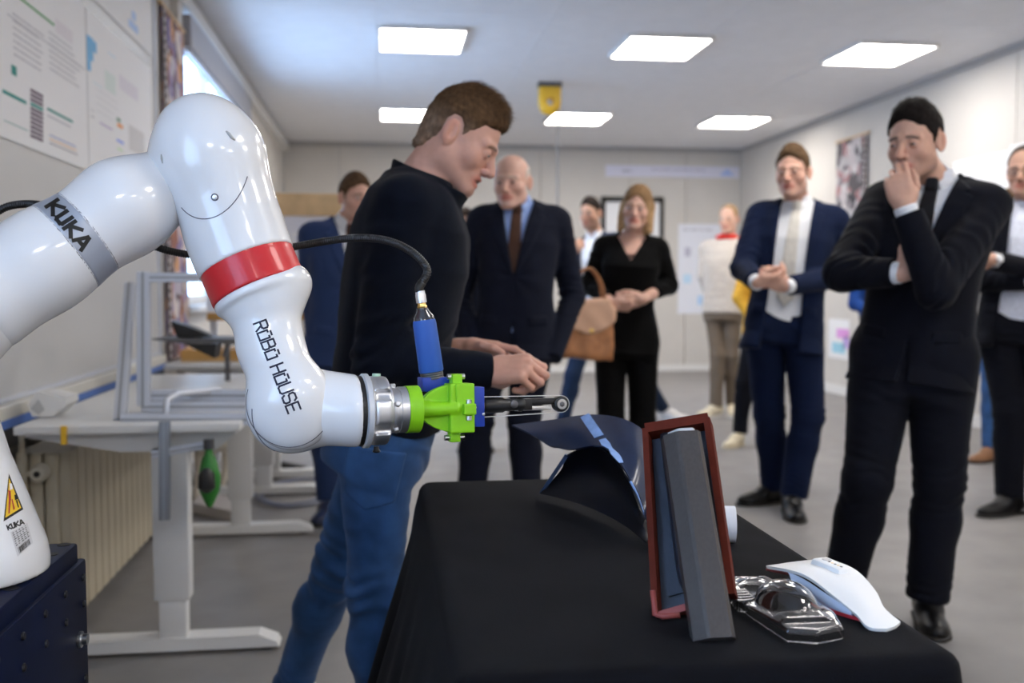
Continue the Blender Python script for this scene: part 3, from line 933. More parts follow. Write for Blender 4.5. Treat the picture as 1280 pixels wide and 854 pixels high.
for n, w in ((1, W1), (2, W2)):
    r = structure(empty('window_%d' % n, (XL - .08, (w[0] + w[1]) / 2, w[2])))
    fr = MB()
    for z0, z1 in ((w[2], w[2] + .06), (w[3] - .06, w[3])): fr.span((XL - .12, w[0], z0), (XL - .05, w[1], z1))
    nm = 2
    for k in range(nm + 1):
        y = w[0] + (w[1] - w[0] - .06) * k / nm; fr.span((XL - .12, y, w[2] + .06), (XL - .05, y + .06, w[3] - .06))
    fr.build('window_frame', WHITE, r)
    for k in range(nm):
        y = w[0] + (w[1] - w[0] - .06) * k / nm
        MB().span((XL - .09, y + .06, w[2] + .06), (XL - .082, y + (w[1] - w[0] - .06) / nm, w[3] - .06)).build('window_pane', GLASS, r)
    MB().span((XL - .05, w[0] - .04, w[2] - .04), (XL + .06, w[1] + .04, w[2])).build('window_sill', WHITE, r)
# roller blind cassette over the visible window
bl = empty('roller_blind', (XL + .06, 7.75, 2.66), 'grey roller blind cassette above the bright window at left', 'blind')
MB().span((XL + .005, 6.35, 2.60), (XL + .10, 9.1, 2.80), .01).build('blind_cassette', mat('blind_grey', (.34, .34, .37), .5), bl)
MB().tube([(XL + .07, 6.38, 2.59), (XL + .07, 9.08, 2.59)], .012).build('bottom_bar', ALU, bl)
# beige uprights beside the grey board
for i, (y, wdt) in enumerate(((5.66, .10), (6.22, .16), (9.25, .12))):
    structure(MB().span((XL, y, 0), (XL + .05, y + wdt, ZC)).build('trim_%d' % (i + 1), mat('upright_beige', (.66, .62, .57), .5)))

# ceiling lights
LENS = mat('light_diffuser', (1, 1, 1), .5, emit=LAMP_COLOR, estr=LAMP_STRENGTH)
nl = 0
LB = {(0, 7.5): 'square LED ceiling light nearest the top centre of view', (1, 7.5): 'LED ceiling light in front of the yellow trolley, middle of the front row',
      (2, 7.5): 'LED ceiling light of the front row nearest the right wall', (0, 10.75): 'LED ceiling light half hidden behind the head of the man in fleece',
      (1, 10.75): 'LED ceiling light just behind the yellow trolley', (2, 10.75): 'LED ceiling light of the far row nearest the right wall'}
for j, y in enumerate((7.5, 10.75, 4.25, 1.0, -2.2)):
    for i, x in enumerate((.29, 2.10, 3.86)):
        if i == 0 and y in (4.25, 1.0): continue
        t = empty('ceiling_light', (x, y, ZC - .03), LB.get((i, y), 'LED ceiling light overhead, outside the view'), 'light', 'LED panels in the ceiling')
        h = .30
        fr = MB()
        for s in (-1, 1):
            fr.span((x + s * h, y - .33, ZC - .03), (x + s * (h + .025), y + .33, ZC - .001)); fr.span((x - h, y + s * .33, ZC - .03), (x + h, y + s * .355, ZC - .001))
        fr.build('light_frame', WHITE, t)
        MB().span((x - h, y - .33, ZC - .022), (x + h, y + .33, ZC - .006)).build('diffuser', LENS, t)

# flat prints ----------------------------------------------------------------
def wall_print(name, o, u, v, w, h, marks, label, cat, group=None, th=.002, paper=None, pname='print'):
    """a flat printed sheet: o top corner, u along its width, v down; marks = (u0,v0,u1,v1,colour) in metres"""
    o = np.asarray(o, float); u = nrm(u); v = nrm(v); n = np.cross(v, u)
    if name: r = empty(name, o + u * w / 2 + v * h, label, cat, group)
    MB().prism([o, o + u * w, o + u * w + v * h, o + v * h], n * th).build('sheet', paper or PAPER, r)
    m = MB()
    for a, b, c, d, col in marks:
        q = o + n * (th + .0006)
        a, c = max(0, min(a, c)), min(w, max(a, c)); b, d = max(0, min(b, d)), min(h, max(b, d))
        if c > a and d > b: m.add([q + u * a + v * b, q + u * a + v * d, q + u * c + v * d, q + u * c + v * b], [(0, 1, 2, 3)], col)
    if marks:
        oo = mesh_obj(pname, m.v, m.f, PRINT, r, False, np.array(m.c))
    return r
def text_lines(u0, v0, u1, n, dv, hh, col, seed=0, ragged=.3):
    rg = random.Random(seed); out = []
    for i in range(n):
        x = u0; e = u1 - (u1 - u0) * ragged * rg.random()
        while x < e:
            wd = rg.uniform(1.2, 5) * hh
            out.append((x, v0 + i * dv, min(x + wd, e), v0 + i * dv + hh, col)); x += wd + hh * .7
    return out
BX = XL + .04
# grey board along the left wall with its tray
bd = empty('display_board', (BX, 4.1, .74), 'long grey magnetic board on the left wall behind the posters', 'board')
MB().span((XL + .002, 1.6, .79), (BX - .004, 5.60, 2.9)).build('board_panel', BOARDM, bd)
MB().span((XL + .002, 5.60, .74), (BX + .006, 5.64, 2.9)).span((XL + .002, 1.6, .775), (BX + .006, 5.64, .79)).build('board_frame', ALU, bd)
MB().span((XL + .004, 1.6, .728), (XL + .075, 5.60, .772), .004).build('cable_duct', mat('duct_cream', (.72, .70, .64), .5), bd)
MB().span((XL + .010, 1.6, .700), (XL + .074, 5.60, .728)).build('duct_stripe', mat('stripe_blue', (.10, .22, .62), .4), bd)
MB().span((XL + .004, 1.6, .63), (XL + .060, 5.60, .700)).build('gap_shade', BLACK_PLASTIC, bd)  # black strip painted in for the shaded gap below the duct
def pxm(o, pts, col):      # a mark between two corners seen in the photograph, on the board
    a = onplane(pts[0], pts[1], 0, BX); b = onplane(pts[2], pts[3], 0, BX)
    return (a[1] - o[1], o[2] - a[2], b[1] - o[1], o[2] - b[2], col)
GRN, TEAL, MAU, BLU, ORA, LBL, GRY, PUR = (.06, .34, .10), (.03, .30, .27), (.17, .12, .17), (.14, .20, .52), (.75, .40, .12), (.18, .48, .80), (.50, .50, .55), (.28, .13, .50)
o1 = V3(BX, 3.22, 2.30); y1 = 4.345
mk = [pxm(o1, (20, -4, 67, 30), GRN), pxm(o1, (2, 111, 32, 131), TEAL), pxm(o1, (4, 150, 34, 164), TEAL), pxm(o1, (13, 80, 20, 96), TEAL), pxm(o1, (58, 134, 90, 154), TEAL), pxm(o1, (58, 143, 88, 160), GRY),
      pxm(o1, (61, 168, 94, 184), BLU), pxm(o1, (61, 173, 95, 189), ORA), pxm(o1, (61, 178, 96, 194), MAU), pxm(o1, (68, 22, 90, 56), (.78, .75, .80)), pxm(o1, (0, 3, 93, 63), GRY)]
mk[-1] = (.25, mk[-1][1] + .02, 1.1, mk[-1][1] + .024, GRY)
for k in range(11):
    mk.append(pxm(o1, (37, 110 + k * 5.7, 53, 117 + k * 5.7 + (3 if True else 0)), TEAL if k == 3 else MAU)); a = mk[-1]; mk[-1] = (a[0], a[1], a[2], a[1] + .012, a[4])
mk += text_lines(.30, .25, .62, 7, .022, .006, GRY, 1) + text_lines(.66, .22, 1.05, 7, .022, .006, GRY, 2)
wall_print('poster', o1, (0, 1, 0), (0, 0, -1), y1 - 3.22, .675, mk, 'large white infographic poster with a green bar and teal stripes, leftmost on the grey board', 'poster', 'posters on the grey board')
o2 = V3(BX, 4.355, 2.29)
mk = [pxm(o2, (107, 42, 113, 90), LBL), pxm(o2, (112, 46, 116, 78), LBL), pxm(o2, (115, 50, 120, 68), LBL), pxm(o2, (134, 64, 144, 74), (.6, .78, .92)), pxm(o2, (148, 92, 172, 128), (.76, .73, .80)), pxm(o2, (130, 86, 144, 120), (.72, .80, .78)),
      pxm(o2, (124, 154, 140, 162), PUR), pxm(o2, (145, 146, 150, 154), (.2, .35, .25)), pxm(o2, (146, 153, 153, 162), (.85, .35, .10)), pxm(o2, (145, 173, 154, 181), (.25, .35, .85)), pxm(o2, (146, 184, 153, 190), (.6, .8, .5)),
      pxm(o2, (112, 136, 117, 140), GRY), pxm(o2, (113, 144, 117, 148), GRY), pxm(o2, (160, 155, 180, 197), (.66, .65, .66)), pxm(o2, (115, 100, 128, 112), (.75, .82, .86))]
mk += text_lines(.12, .30, .5, 4, .03, .007, (.75, .75, .78), 3)
wall_print('poster', o2, (0, 1, 0), (0, 0, -1), 1.145, .69, mk, 'white poster with a light blue wedge and small coloured marks, right of the striped poster', 'poster', 'posters on the grey board')
o3 = V3(BX, 4.15, 2.76)
mk = [pxm(o3, (160, 22, 172, 44), (.45, .62, .92)), pxm(o3, (164, 12, 169, 28), (.45, .62, .92)), pxm(o3, (128, 0, 141, 12), (.8, .8, .84))]
wall_print('poster', o3, (0, 1, 0), (0, 0, -1), 1.40, .40, mk, 'white banner with a pale blue emblem above the other two posters', 'poster', 'posters on the grey board')

# patterned textile banners with a perforated dark edge
def pattern_mat(name, cols, scale):
    m = bpy.data.materials.new(name); m.use_nodes = True; nt = m.node_tree; b = nt.nodes['Principled BSDF']; b.inputs['Roughness'].default_value = .8
    tc = nt.nodes.new('ShaderNodeTexCoord'); v = nt.nodes.new('ShaderNodeTexVoronoi'); v.inputs['Scale'].default_value = scale
    n = nt.nodes.new('ShaderNodeTexNoise'); n.inputs['Scale'].default_value = scale * .6
    ad = nt.nodes.new('ShaderNodeVectorMath'); ad.operation = 'MULTIPLY_ADD'; ad.inputs[1].default_value = (.25,) * 3
    nt.links.new(tc.outputs['Object'], n.inputs['Vector']); nt.links.new(n.outputs['Color'], ad.inputs[0]); nt.links.new(tc.outputs['Object'], ad.inputs[2])
    nt.links.new(ad.outputs[0], v.inputs['Vector'])
    s = nt.nodes.new('ShaderNodeSeparateColor'); nt.links.new(v.outputs['Color'], s.inputs[0])
    r = nt.nodes.new('ShaderNodeValToRGB'); r.color_ramp.interpolation = 'CONSTANT'
    el = r.color_ramp.elements
    while len(el) < len(cols): el.new(.5)
    for i, c in enumerate(cols): el[i].position = i / len(cols); el[i].color = (*c, 1)
    nt.links.new(s.outputs[0], r.inputs[0]); nt.links.new(r.outputs[0], b.inputs['Base Color'])
    return m
def textile(o, u, w, h, m, label, edge, nh=26, hole=.025):
    o = np.asarray(o, float); u = nrm(u); v = V3(0, 0, -1); n = np.cross(v, u)
    r = empty('textile_banner', o + u * w / 2 + v * h, label, 'banner')
    MB().prism([o, o + u * w, o + u * w + v * h, o + v * h], n * .006).build('cloth', m, r)
    MB().tube([o - u * .03 + n * .003, o + u * (w + .03) + n * .003], .012).build('hanging_rod', WOOD, r)
    for e in edge:
        MB().prism([o + u * e[0] + n * .006, o + u * e[1] + n * .006, o + u * e[1] + v * h + n * .006, o + u * e[0] + v * h + n * .006], n * .002).build('border', mat('banner_border', (.06, .045, .05), .8), r)
        k = MB()
        for i in range(nh):
            c = o + u * (e[0] + e[1]) / 2 + v * (h * (i + .5) / nh) + n * .009
            k.box(c, [abs(x) for x in u * hole * .45 + v * hole * .4 + n * .001])
        oo = k.build('edge_patches', mat('banner_patches', (.55, .50, .50), .8), r); oo['kind'] = 'stuff'
P1 = pattern_mat('textile_warm', [(.30, .12, .08), (.50, .46, .52), (.62, .34, .18), (.22, .18, .34), (.68, .60, .56), (.12, .08, .09), (.40, .30, .45)], 11)
textile((XL + .06, 5.68, 2.68), (0, 1, 0), .60, 1.95, P1, 'long patterned textile banner with perforated edge beside the window', [(0, .12)], 40, .04)
P2 = pattern_mat('textile_mono', [(.10, .09, .10), (.42, .40, .42), (.22, .20, .22), (.60, .57, .58), (.35, .18, .19), (.05, .05, .06), (.5, .46, .48)], 9)
a = onplane(1047, 178, 0, XR - .01); b = onplane(1086, 165, 0, XR - .01)
textile((XR - .012, a[1], a[2]), (0, -1, 0), a[1] - b[1], 1.35, P2, 'black and grey patterned textile banner with toothed edge on the right wall', [(a[1] - b[1] - .09, a[1] - b[1])], 22, .045)

# posters on the right wall and on the back wall
def right_print(px0, py0, px1, h, marks, label, group=None):
    a = onplane(px0, py0, 0, XR - .004); b = onplane(px1, py0, 0, XR - .004)
    w = a[1] - b[1]
    return wall_print('poster', (XR - .004, a[1], a[2]), (0, -1, 0), (0, 0, -1), w, h, marks(w) if callable(marks) else marks, label, 'poster', group)
right_print(1192, 203, 1262, .95, lambda w: text_lines(.3, .35, w - .5, 3, .05, .012, (.72, .72, .76), 5) + text_lines(.5, .55, w - .3, 2, .05, .012, (.76, .76, .8), 6), 'wide white poster on the right wall behind the two men in black jackets')
right_print(1263, 182, 1330, 1.2, lambda w: text_lines(.2, .3, w - .5, 4, .05, .012, (.7, .7, .76), 7), 'white poster partly cut by the right edge of the view')
right_print(1036, 398, 1062, .42, lambda w: [(.2, .1, .5, .2, (.75, .35, .75)), (.35, .18, .8, .3, (.60, .45, .85)), (.1, .25, .4, .36, (.35, .65, .80)), (.5, .06, .9, .12, (.85, .55, .8))], 'low white sheet with magenta and blue patches on the right wall')
a = onplane(757, 206, 1, YB - .004); b = onplane(924, 223, 1, YB - .004)
w, h = b[0] - a[0], a[2] - b[2]
mk = text_lines(.12 * w, h * .42, .2 * w, 1, .05, h * .16, (.42, .42, .5), 8, 0) + text_lines(.34 * w, h * .26, .74 * w, 1, .05, h * .16, (.52, .50, .60), 9, 0)
mk += [(.86 * w, h * .52, .95 * w, h * .78, (.42, .56, .90)), (.89 * w, h * .26, .925 * w, h * .55, (.42, .56, .90))]
wall_print('banner', (a[0], YB - .004, a[2]), (1, 0, 0), (0, 0, -1), w, h, mk, 'long pale lilac banner with lettering and a blue emblem high on the back wall', 'banner', paper=mat('paper_lilac', (.74, .74, .86), .7))
a = onplane(848, 280, 1, YB - .004); b = onplane(902, 392, 1, YB - .004)
w, h = b[0] - a[0], a[2] - b[2]
mk = text_lines(.1 * w, h * .05, .9 * w, 1, .05, .03, (.55, .55, .62), 10) + [(.15 * w, h * .26, .28 * w, h * .36, (.5, .5, .62)), (.12 * w, h * .56, .30 * w, h * .66, (.55, .75, .92)), (.45 * w, h * .80, .75 * w, h * .90, (.45, .66, .92))] + text_lines(.35 * w, h * .28, .85 * w, 3, .05, .015, (.76, .76, .82), 11)
wall_print('poster', (a[0], YB - .004, a[2]), (1, 0, 0), (0, 0, -1), w, h, mk, 'tall pale poster with blue icons on the back wall', 'poster', paper=mat('paper_blueish', (.78, .80, .88), .7))
# black-framed board behind the woman
a = onplane(752, 247, 1, YB - .03); b = onplane(829, 352, 1, YB - .03)
r = empty('whiteboard', ((a[0] + b[0]) / 2, YB - .02, b[2]), 'white board with a black frame on the back wall behind the woman', 'board')
MB().span((a[0], YB - .02, b[2]), (b[0], YB - .003, a[2])).build('board_surface', PAPER, r)
fr = MB(); t = .055
fr.span((a[0], YB - .035, a[2] - t), (b[0], YB - .003, a[2] + t * .3)).span((a[0], YB - .035, b[2]), (b[0], YB - .003, b[2] + t)).span((a[0], YB - .035, b[2]), (a[0] + t, YB - .003, a[2])).span((b[0] - t, YB - .035, b[2]), (b[0], YB - .003, a[2]))
fr.build('board_frame', BLACK_PLASTIC, r)

# yellow trolley under the ceiling with its pendant cable
YEL = mat('safety_yellow', (.80, .47, .03), .4)
c = at(687, 126, 9.0)
r = empty('hoist_trolley', (c[0], c[1], ZC - .35), 'yellow hoist trolley block hanging under the ceiling', 'hoist')
def fy(P):
    q = P - c
    d = boxd(q, (0, 0, .04), (.098, .06, .085), None, .02); d = smin(d, ell(q, (0, 0, -.055), (.095, .06, .075)), .02)
    return smax(d, -cyl(q, (0, -.1, -.015), (0, .1, -.015), .032), .006)
sdf_obj('trolley_body', fy, c - .16, c + .18, .010, YEL, r)
MB().span(c + (-.105, -.05, .12), c + (.105, .05, .16)).span((c[0] - .02, c[1] - .02, c[2] + .15), (c[0] + .02, c[1] + .02, ZC)).build('bracket', mat('dark_steel', (.12, .12, .13), .4, .7), r)
c2 = at(697, 268, 9.0)
r2 = empty('pendant_control', (c2[0], c2[1], c2[2] - .06), 'black pendant control hanging on a thin cable from the yellow trolley', 'control')
MB().tube([(c2[0], c2[1], c[2] - .09), (c2[0], c2[1], c2[2])], .008).build('cable', mat('grey_cable', (.18, .18, .19), .5), r2)
MB().lathe(c2 + (0, 0, .08), (0, 0, -1), [(0, .012), (.02, .026), (.12, .03), (.15, .02)], 12).build('control_handle', BLACK_PLASTIC, r2, sharp=40)
# ------------------------------------------------------------------ robot arm
ROBW = mat('robot_white', (.80, .81, .83), .22, coat=.6, spec=.5)
SILVER = mat('robot_silver_band', (.40, .44, .52), .34, .35)
ROBRED = mat('robot_red', (.62, .012, .020), .38, coat=.2)
SEAM = mat('seam_dark', (.10, .10, .13), .6)
INK = mat('ink_navy', (.008, .010, .035), .5)
INKB = mat('ink_black', (.008, .008, .009), .5)
CASTAL = mat('cast_aluminium', (.66, .67, .70), .33, .9, bump=.05, bscale=400)
GREEN = mat('tool_green', (.26, .62, .010), .45, noise=.04, nscale=90)
BLUEP = mat('tool_blue', (.012, .045, .34), .42)
BLUEH = mat('handle_blue', (.022, .10, .42), .5, bump=.15, bscale=900)
BRASS = mat('brass', (.72, .48, .16), .3, 1.)
STEELDK = mat('dark_steel', (.12, .12, .13), .4, .7)

rS, rE, rW = at(-45, 393, 1.30), at(257, 192, 1.45), at(362, 506, 1.41)
d3, d5 = nrm(rE - rS), nrm(rW - rE)
ax4 = nrm(np.cross(d3, d5)); ax4 = ax4 if ax4 @ FWD < 0 else -ax4      # elbow axis, towards the viewer
base_c = V3(*at(-50, 720, 1.30)[:2], .772)
robot = empty('robot_arm', base_c, 'white glossy seven-axis robot arm with a red ring, bolted to the dark steel pedestal', 'robot')
Bp = at(313, 338, 1.435)                                    # centre of the red ring
dB = nrm(nrm(Bp - rE) + .04 * RIGHT)
fl0 = at(446, 514, 1.425)                                   # start of the flange
fx = nrm(at(520, 511.5, 1.455) - fl0)
# base
def f_base(P):
    q = P - base_c; r = np.sqrt(q[:, 0] ** 2 + q[:, 1] ** 2); z = q[:, 2]
    rr = np.interp(z, [0, .018, .038, .074, .119, .156, .196, .23, .27], [.108, .108, .1045, .092, .077, .0635, .053, .046, .040])
    return smax((r - rr) * .9, np.maximum(-z, z - .27), .006)
sdf_obj('base', f_base, base_c - .13, base_c + (.13, .13, .30), .005, ROBW, robot)
def f_should(P):
    d = sph(P, rS, .070); d = smin(d, caps(P, base_c + (0, 0, .25), rS, .040, .042), .02)
    return d
sdf_obj('shoulder_housing', f_should, *bounds([base_c + (0, 0, .24), rS], .10), .006, ROBW, robot)
# upper link (shoulder to elbow)
E3 = rE - ax4 * .033
def f_l3(P):
    d = caps(P, rS + d3 * .03, rS + d3 * .12, .068, .0635)
    d = smin(d, caps(P, rS + d3 * .12, rS + d3 * .250, .0635, .0630), .03)
    d = smin(d, caps(P, rS + d3 * .250, E3 - d3 * .03, .0630, .047), .03)
    return smin(d, sph(P, E3, .055), .03)
lb = rS + d3 * ((at(86, 290, 1.37) - rS) @ d3)
def rlen(P, o, d): return (P - o) @ d
sdf_obj('upper_link', f_l3, *bounds([rS, rE, E3], .09), .0032, ROBW, robot)
def f_b3(P): return np.maximum(f_l3(P) - .0007, np.abs(rlen(P, lb, d3)) - .0175)
sdf_obj('silver_band', f_b3, *bounds([lb - d3 * .02, lb + d3 * .02], .08), .0022, SILVER, robot, sharp=50)
for t in (-.0182, .0182):
    def f_sm(P, t=t): return np.maximum(f_l3(P) - .0004, np.abs(rlen(P, lb + d3 * t, d3)) - .0009)
    sdf_obj('seam', f_sm, *bounds([lb + d3 * (t - .003), lb + d3 * (t + .003)], .08), .0016, SEAM, robot)
# elbow housing down to the red ring
E4 = rE + ax4 * .021 + d5 * .004
def f_l4(P):
    d = ell(P, E4 + d5 * .004, (.0755, .087, .073), np.array([nrm(np.cross(d5, ax4)), d5, ax4]))
    d = smin(d, caps(P, E4 + dB * .02, Bp - dB * .03, .0745, .0676), .02)
    d = smin(d, caps(P, Bp - dB * .055, Bp, .0678, .0678), .015)
    d = smin(d, sph(P, rE - ax4 * .014 + np.cross(ax4, d5) * -.012 + d5 * .014, .072), .02)
    return smax(d, rlen(P, Bp - dB * .012, dB), .002)
sdf_obj('elbow_housing', f_l4, *bounds([E4, Bp, rE - ax4 * .03], .11), .0030, ROBW, robot)
def f_red(P):
    d = cyl(P, Bp - dB * .030, Bp + dB * .033, .0686, .0012)
    g = np.abs(rlen(P, Bp - dB * .010, dB)) - .0006
    return smax(d, -np.maximum(g, -(cyl(P, Bp - dB * .1, Bp + dB * .1, .0680))), .0004)
sdf_obj('red_ring', f_red, *bounds([Bp - dB * .036, Bp + dB * .036], .076), .0022, ROBRED, robot, sharp=40)
# forearm with its waist
b5 = Bp + dB * .0325
side5 = nrm(RIGHT - dB * (RIGHT @ dB))
W5 = rW + ax4 * .016
wst = at(338, 432, 1.422)
def f_l5(P):
    d = cyl(P, b5, b5 + dB * .012, .0672, .004)
    d = smin(d, ell(P, at(331, 368, 1.430) - ax4 * .006 + side5 * .003, (.0685, .043, .061), np.array([side5, dB, nrm(np.cross(side5, dB))])), .012)
    d = smin(d, caps(P, at(333, 390, 1.428), wst, .0485, .0430), .022)
    d = smin(d, caps(P, wst, W5 - d5 * .01, .0430, .050), .022)
    return smin(d, ell(P, W5 + d5 * .003, (.0605, .0640, .040), np.array([nrm(np.cross(d5, ax4)), d5, ax4])), .02)
sdf_obj('forearm_link', f_l5, *bounds([b5, rW, W5, wst], .085), .0028, ROBW, robot)
# wrist link to the flange
W6 = rW - ax4 * .014
def f_l6(P):
    d = ell(P, W6 + d5 * .004, (.061, .064, .050), np.array([nrm(np.cross(d5, ax4)), d5, ax4]))
    d = smin(d, caps(P, W6 + fx * .02, fl0, .0555, .0515), .018)
    return smax(d, rlen(P, fl0, fx), .0012)
sdf_obj('wrist_link', f_l6, *bounds([W6, fl0], .075), .0030, ROBW, robot)
# cover seams on the housings
def march(f, o, n, far=.12):
    p = o + n * far
    for _ in range(60):
        p = p - n[None] * np.clip(f(p), -.01, .02)[:, None]
    return p
def seam_line(f, pts, n, name, r=.0007, m=SEAM, par=robot):
    q = march(f, np.asarray(pts, float), n) + n * (r * .25)
    return MB().tube(list(q), r, 6).build(name, m, par, True)
def view_n(c): return nrm(CAM - c)
arc = [at(264 + 78 * math.cos(math.radians(a)) * .62 - 10 * math.sin(math.radians(a)), 207 + 66 * math.sin(math.radians(a)), 1.38) for a in range(12, 128, 5)]
seam_line(f_l4, arc, view_n(rE), 'seam')
arc = [at(362 + 53 * math.cos(math.radians(a)), 503 + 55 * math.sin(math.radians(a)), 1.40) for a in range(5, 200, 6)]
seam_line(f_l5, arc, view_n(rW), 'seam')
arc = [at(x, y, 1.40) for x, y in ((316.5, 511), (317, 525), (321, 540), (329, 553), (340, 562), (355, 569), (371, 572))]
seam_line(lambda P: np.minimum(f_l6(P), f_l5(P)), spline(arc, 4), view_n(rW), 'seam', .0008)
def disc_on(f, p, n, r, h, m, name, par, seg=20, prof=None):
    q = march(f, np.array([p]), n)[0]; e = 1e-3
    K = [(1, -1, -1), (-1, -1, 1), (-1, 1, -1), (1, 1, 1)]
    g = nrm(sum(np.array(k) * f(np.array([q + np.array(k) * e]))[0] for k in K))
    return MB().lathe(q - g * .002, g, prof or [(0, r), (.002 + h * .7, r), (.002 + h, r * .8)], seg).build(name, m, par, sharp=40)
for px, py in ((270, 254),):
    s_ = disc_on(f_l4, at(px, py, 1.2), view_n(rE), .0052, .0006, SEAM, 'screw', robot)
    disc_on(f_l4, at(px, py, 1.2), view_n(rE), .0034, .0010, CASTAL, 'screw_head', s_)
vent = [at(286, 160, 1.2), at(290, 164, 1.2), at(294, 169, 1.2), at(299, 173, 1.2)]
q = march(f_l4, np.array(vent), view_n(rE)); MB().tube(list(q), [.0012, .0026, .0026, .0012], 8).build('vent_slot', mat('vent_grey', (.45, .45, .44), .5), robot, True)
q = march(f_l4, np.array([at(194, 193, 1.2), at(195, 199, 1.2), at(196, 206, 1.2)]), view_n(rE)); MB().tube(list(q), [.001, .0022, .001], 8).build('vent_slot', mat('vent_grey', (.45, .45, .44), .5), robot, True)
MB().lathe(rE - ax4 * .034 + side5 * .056 + d5 * .034, side5, [(0, .015), (.014, .015), (.017, .012)], 6).build('bolt_cover', ROBW, robot)

# lettering projected onto the shells
STROKES = {
 'R': [[(0, 0), (0, 1), (.48, 1), (.60, .90), (.60, .60), (.48, .50), (0, .50)], [(.30, .50), (.62, 0)]],
 'O': [[(0, .22), (0, .78)], [(.62, .22), (.62, .78)], [(.16, 1.02), (.46, 1.02)], [(0, .80), (.14, .80)], [(.48, .80), (.62, .80)], [(.0, .10), (.0, .0), (.62, 0), (.62, .10)]],
 'B': [[(0, 0), (0, 1), (.46, 1), (.57, .90), (.57, .62), (.46, .52), (0, .52)], [(.46, .52), (.62, .42), (.62, .10), (.50, 0), (0, 0)]],
 'H': [[(0, 0), (0, 1)], [(.62, 0), (.62, 1)], [(0, .5), (.62, .5)]],
 'U': [[(0, 1), (0, .12), (.12, 0), (.50, 0), (.62, .12), (.62, 1)]],
 'S': [[(.62, .82), (.50, 1), (.12, 1), (0, .88), (0, .62), (.12, .52), (.50, .48), (.62, .38), (.62, .12), (.50, 0), (.12, 0), (0, .18)]],
 'E': [[(.60, 1), (0, 1), (0, 0), (.60, 0)], [(0, .5), (.52, .5)]],
 'K': [[(.0, 0), (.0, 1)], [(.80, 1), (.10, .50), (.80, 0)]],
 'A': [[(0, 0), (.40, 1), (.52, 1), (.92, 0)], [(.20, .30), (.72, .30)]],
}
def lettering(txt, o, u, v, h, wd, gap, widths, f, n, name, m, par, off=.0004):
    u, v, n = nrm(u), nrm(v), nrm(n); x0 = 0.; allv = []; fc = []
    for ch in txt:
        if ch == ' ': x0 += widths.get(' ', .45) * h; continue
        for st in STROKES[ch]:
            for a, b in zip(st[:-1], st[1:]):
                a = np.array([x0 + a[0] * h, a[1] * h]); b = np.array([x0 + b[0] * h, b[1] * h])
                d = b - a; L = np.linalg.norm(d); d = d / L; p = np.array([-d[1], d[0]])
                a = a - d * wd * .45; b = b + d * wd * .45; k = max(2, int(L / (h * .18)) + 1)
                base = len(allv)
                for i in range(k + 1):
                    c = a + (b - a) * i / k
                    for j in (-1, 0, 1): allv.append(c + p * wd * .5 * j)
                for i in range(k):
                    for j in (0, 1): fc.append((base + i * 3 + j, base + i * 3 + j + 1, base + (i + 1) * 3 + j + 1, base + (i + 1) * 3 + j))
        x0 += widths.get(ch, .62) * h + gap * h
    uv = np.array(allv); uv[:, 0] -= x0 / 2 - gap * h / 2
    P = o + uv[:, :1] * u + uv[:, 1:] * v
    return mesh_obj(name, march(f, P, n) + n * off, fc, m, par, True)
tn = view_n(wst)
c = at(346, 458, 1.36); tu = at(371, 523, 1.37) - at(321, 395, 1.37)
lettering('ROBO HOUSE', c - nrm(tu) * .0 - nrm(np.cross(tn, tu)) * .0085, tu, np.cross(tn, tu), .0175, .0026, .185, {' ': .42}, f_l5, tn, 'lettering', INK, robot)
tn = view_n(lb)
tv = nrm(d3 - tn * (d3 @ tn)); tu = np.cross(tv, tn)
lettering('KUKA', at(86, 279, 1.20) - nrm(tv) * .0085, tu, tv, .0165, .0052, .34, {'K': .80, 'A': .92, 'U': .66}, lambda P: f_l3(P) - .0007, tn, 'lettering', INKB, robot)
# warning triangle, name and rating plate on the base
def patch(f, n, poly, sub, m, name, off, par=robot):
    """a convex 3- or 4-cornered sticker laid on a surface"""
    v = []; fc = []
    a, b, c_, d = poly if len(poly) == 4 else (poly[0], poly[0], poly[1], poly[2])
    for i in range(sub + 1):
        for j in range(sub + 1):
            s, t = i / sub, j / sub
            v.append((a * (1 - t) + b * t) * (1 - s) + (d * (1 - t) + c_ * t) * s)
    for i in range(sub):
        for j in range(sub): fc.append((i * (sub + 1) + j, i * (sub + 1) + j + 1, (i + 1) * (sub + 1) + j + 1, (i + 1) * (sub + 1) + j))
    return mesh_obj(name, march(f, np.array(v), n) + n * off, fc, m, par, True)
bn = view_n(base_c + (0.03, -.05, .1))
A_ = lambda x, y: at(x, y, 1.2)
patch(f_base, bn, [A_(15, 589), A_(34.5, 637), A_(6.5, 653)], 8, INKB, 'warning_border', .0003)
patch(f_base, bn, [A_(15.2, 595), A_(31.5, 635), A_(9, 648)], 8, mat('warning_yellow', (.85, .55, .02), .5), 'warning_sign', .0006)
REDI = mat('ink_red', (.45, .04, .03), .5)
for pl, mm in (([A_(13.5, 611), A_(17, 613), A_(17.5, 625), A_(14, 625)], REDI), ([A_(14, 625), A_(17, 625), A_(15.2, 642), A_(13.2, 643)], REDI), ([A_(18, 624), A_(19.3, 623), A_(22.5, 636), A_(20.5, 638)], REDI),
              ([A_(22, 618), A_(26, 616), A_(27, 623), A_(23, 625)], INKB), ([A_(24, 625), A_(26, 624), A_(28.5, 634), A_(27, 635)], INKB), ([A_(15.5, 602), A_(19, 603), A_(20, 610), A_(16, 611)], PAPER)):
    patch(f_base, bn, pl, 3, mm, 'pictogram', .0009)
tu = at(39, 651, 1.2) - at(13, 660, 1.2)
lettering('KUKA', at(24, 660, 1.2), tu, np.cross(bn, tu), .0058, .0019, .25, {'K': .80, 'A': .92, 'U': .66}, f_base, bn, 'lettering', INKB, robot)
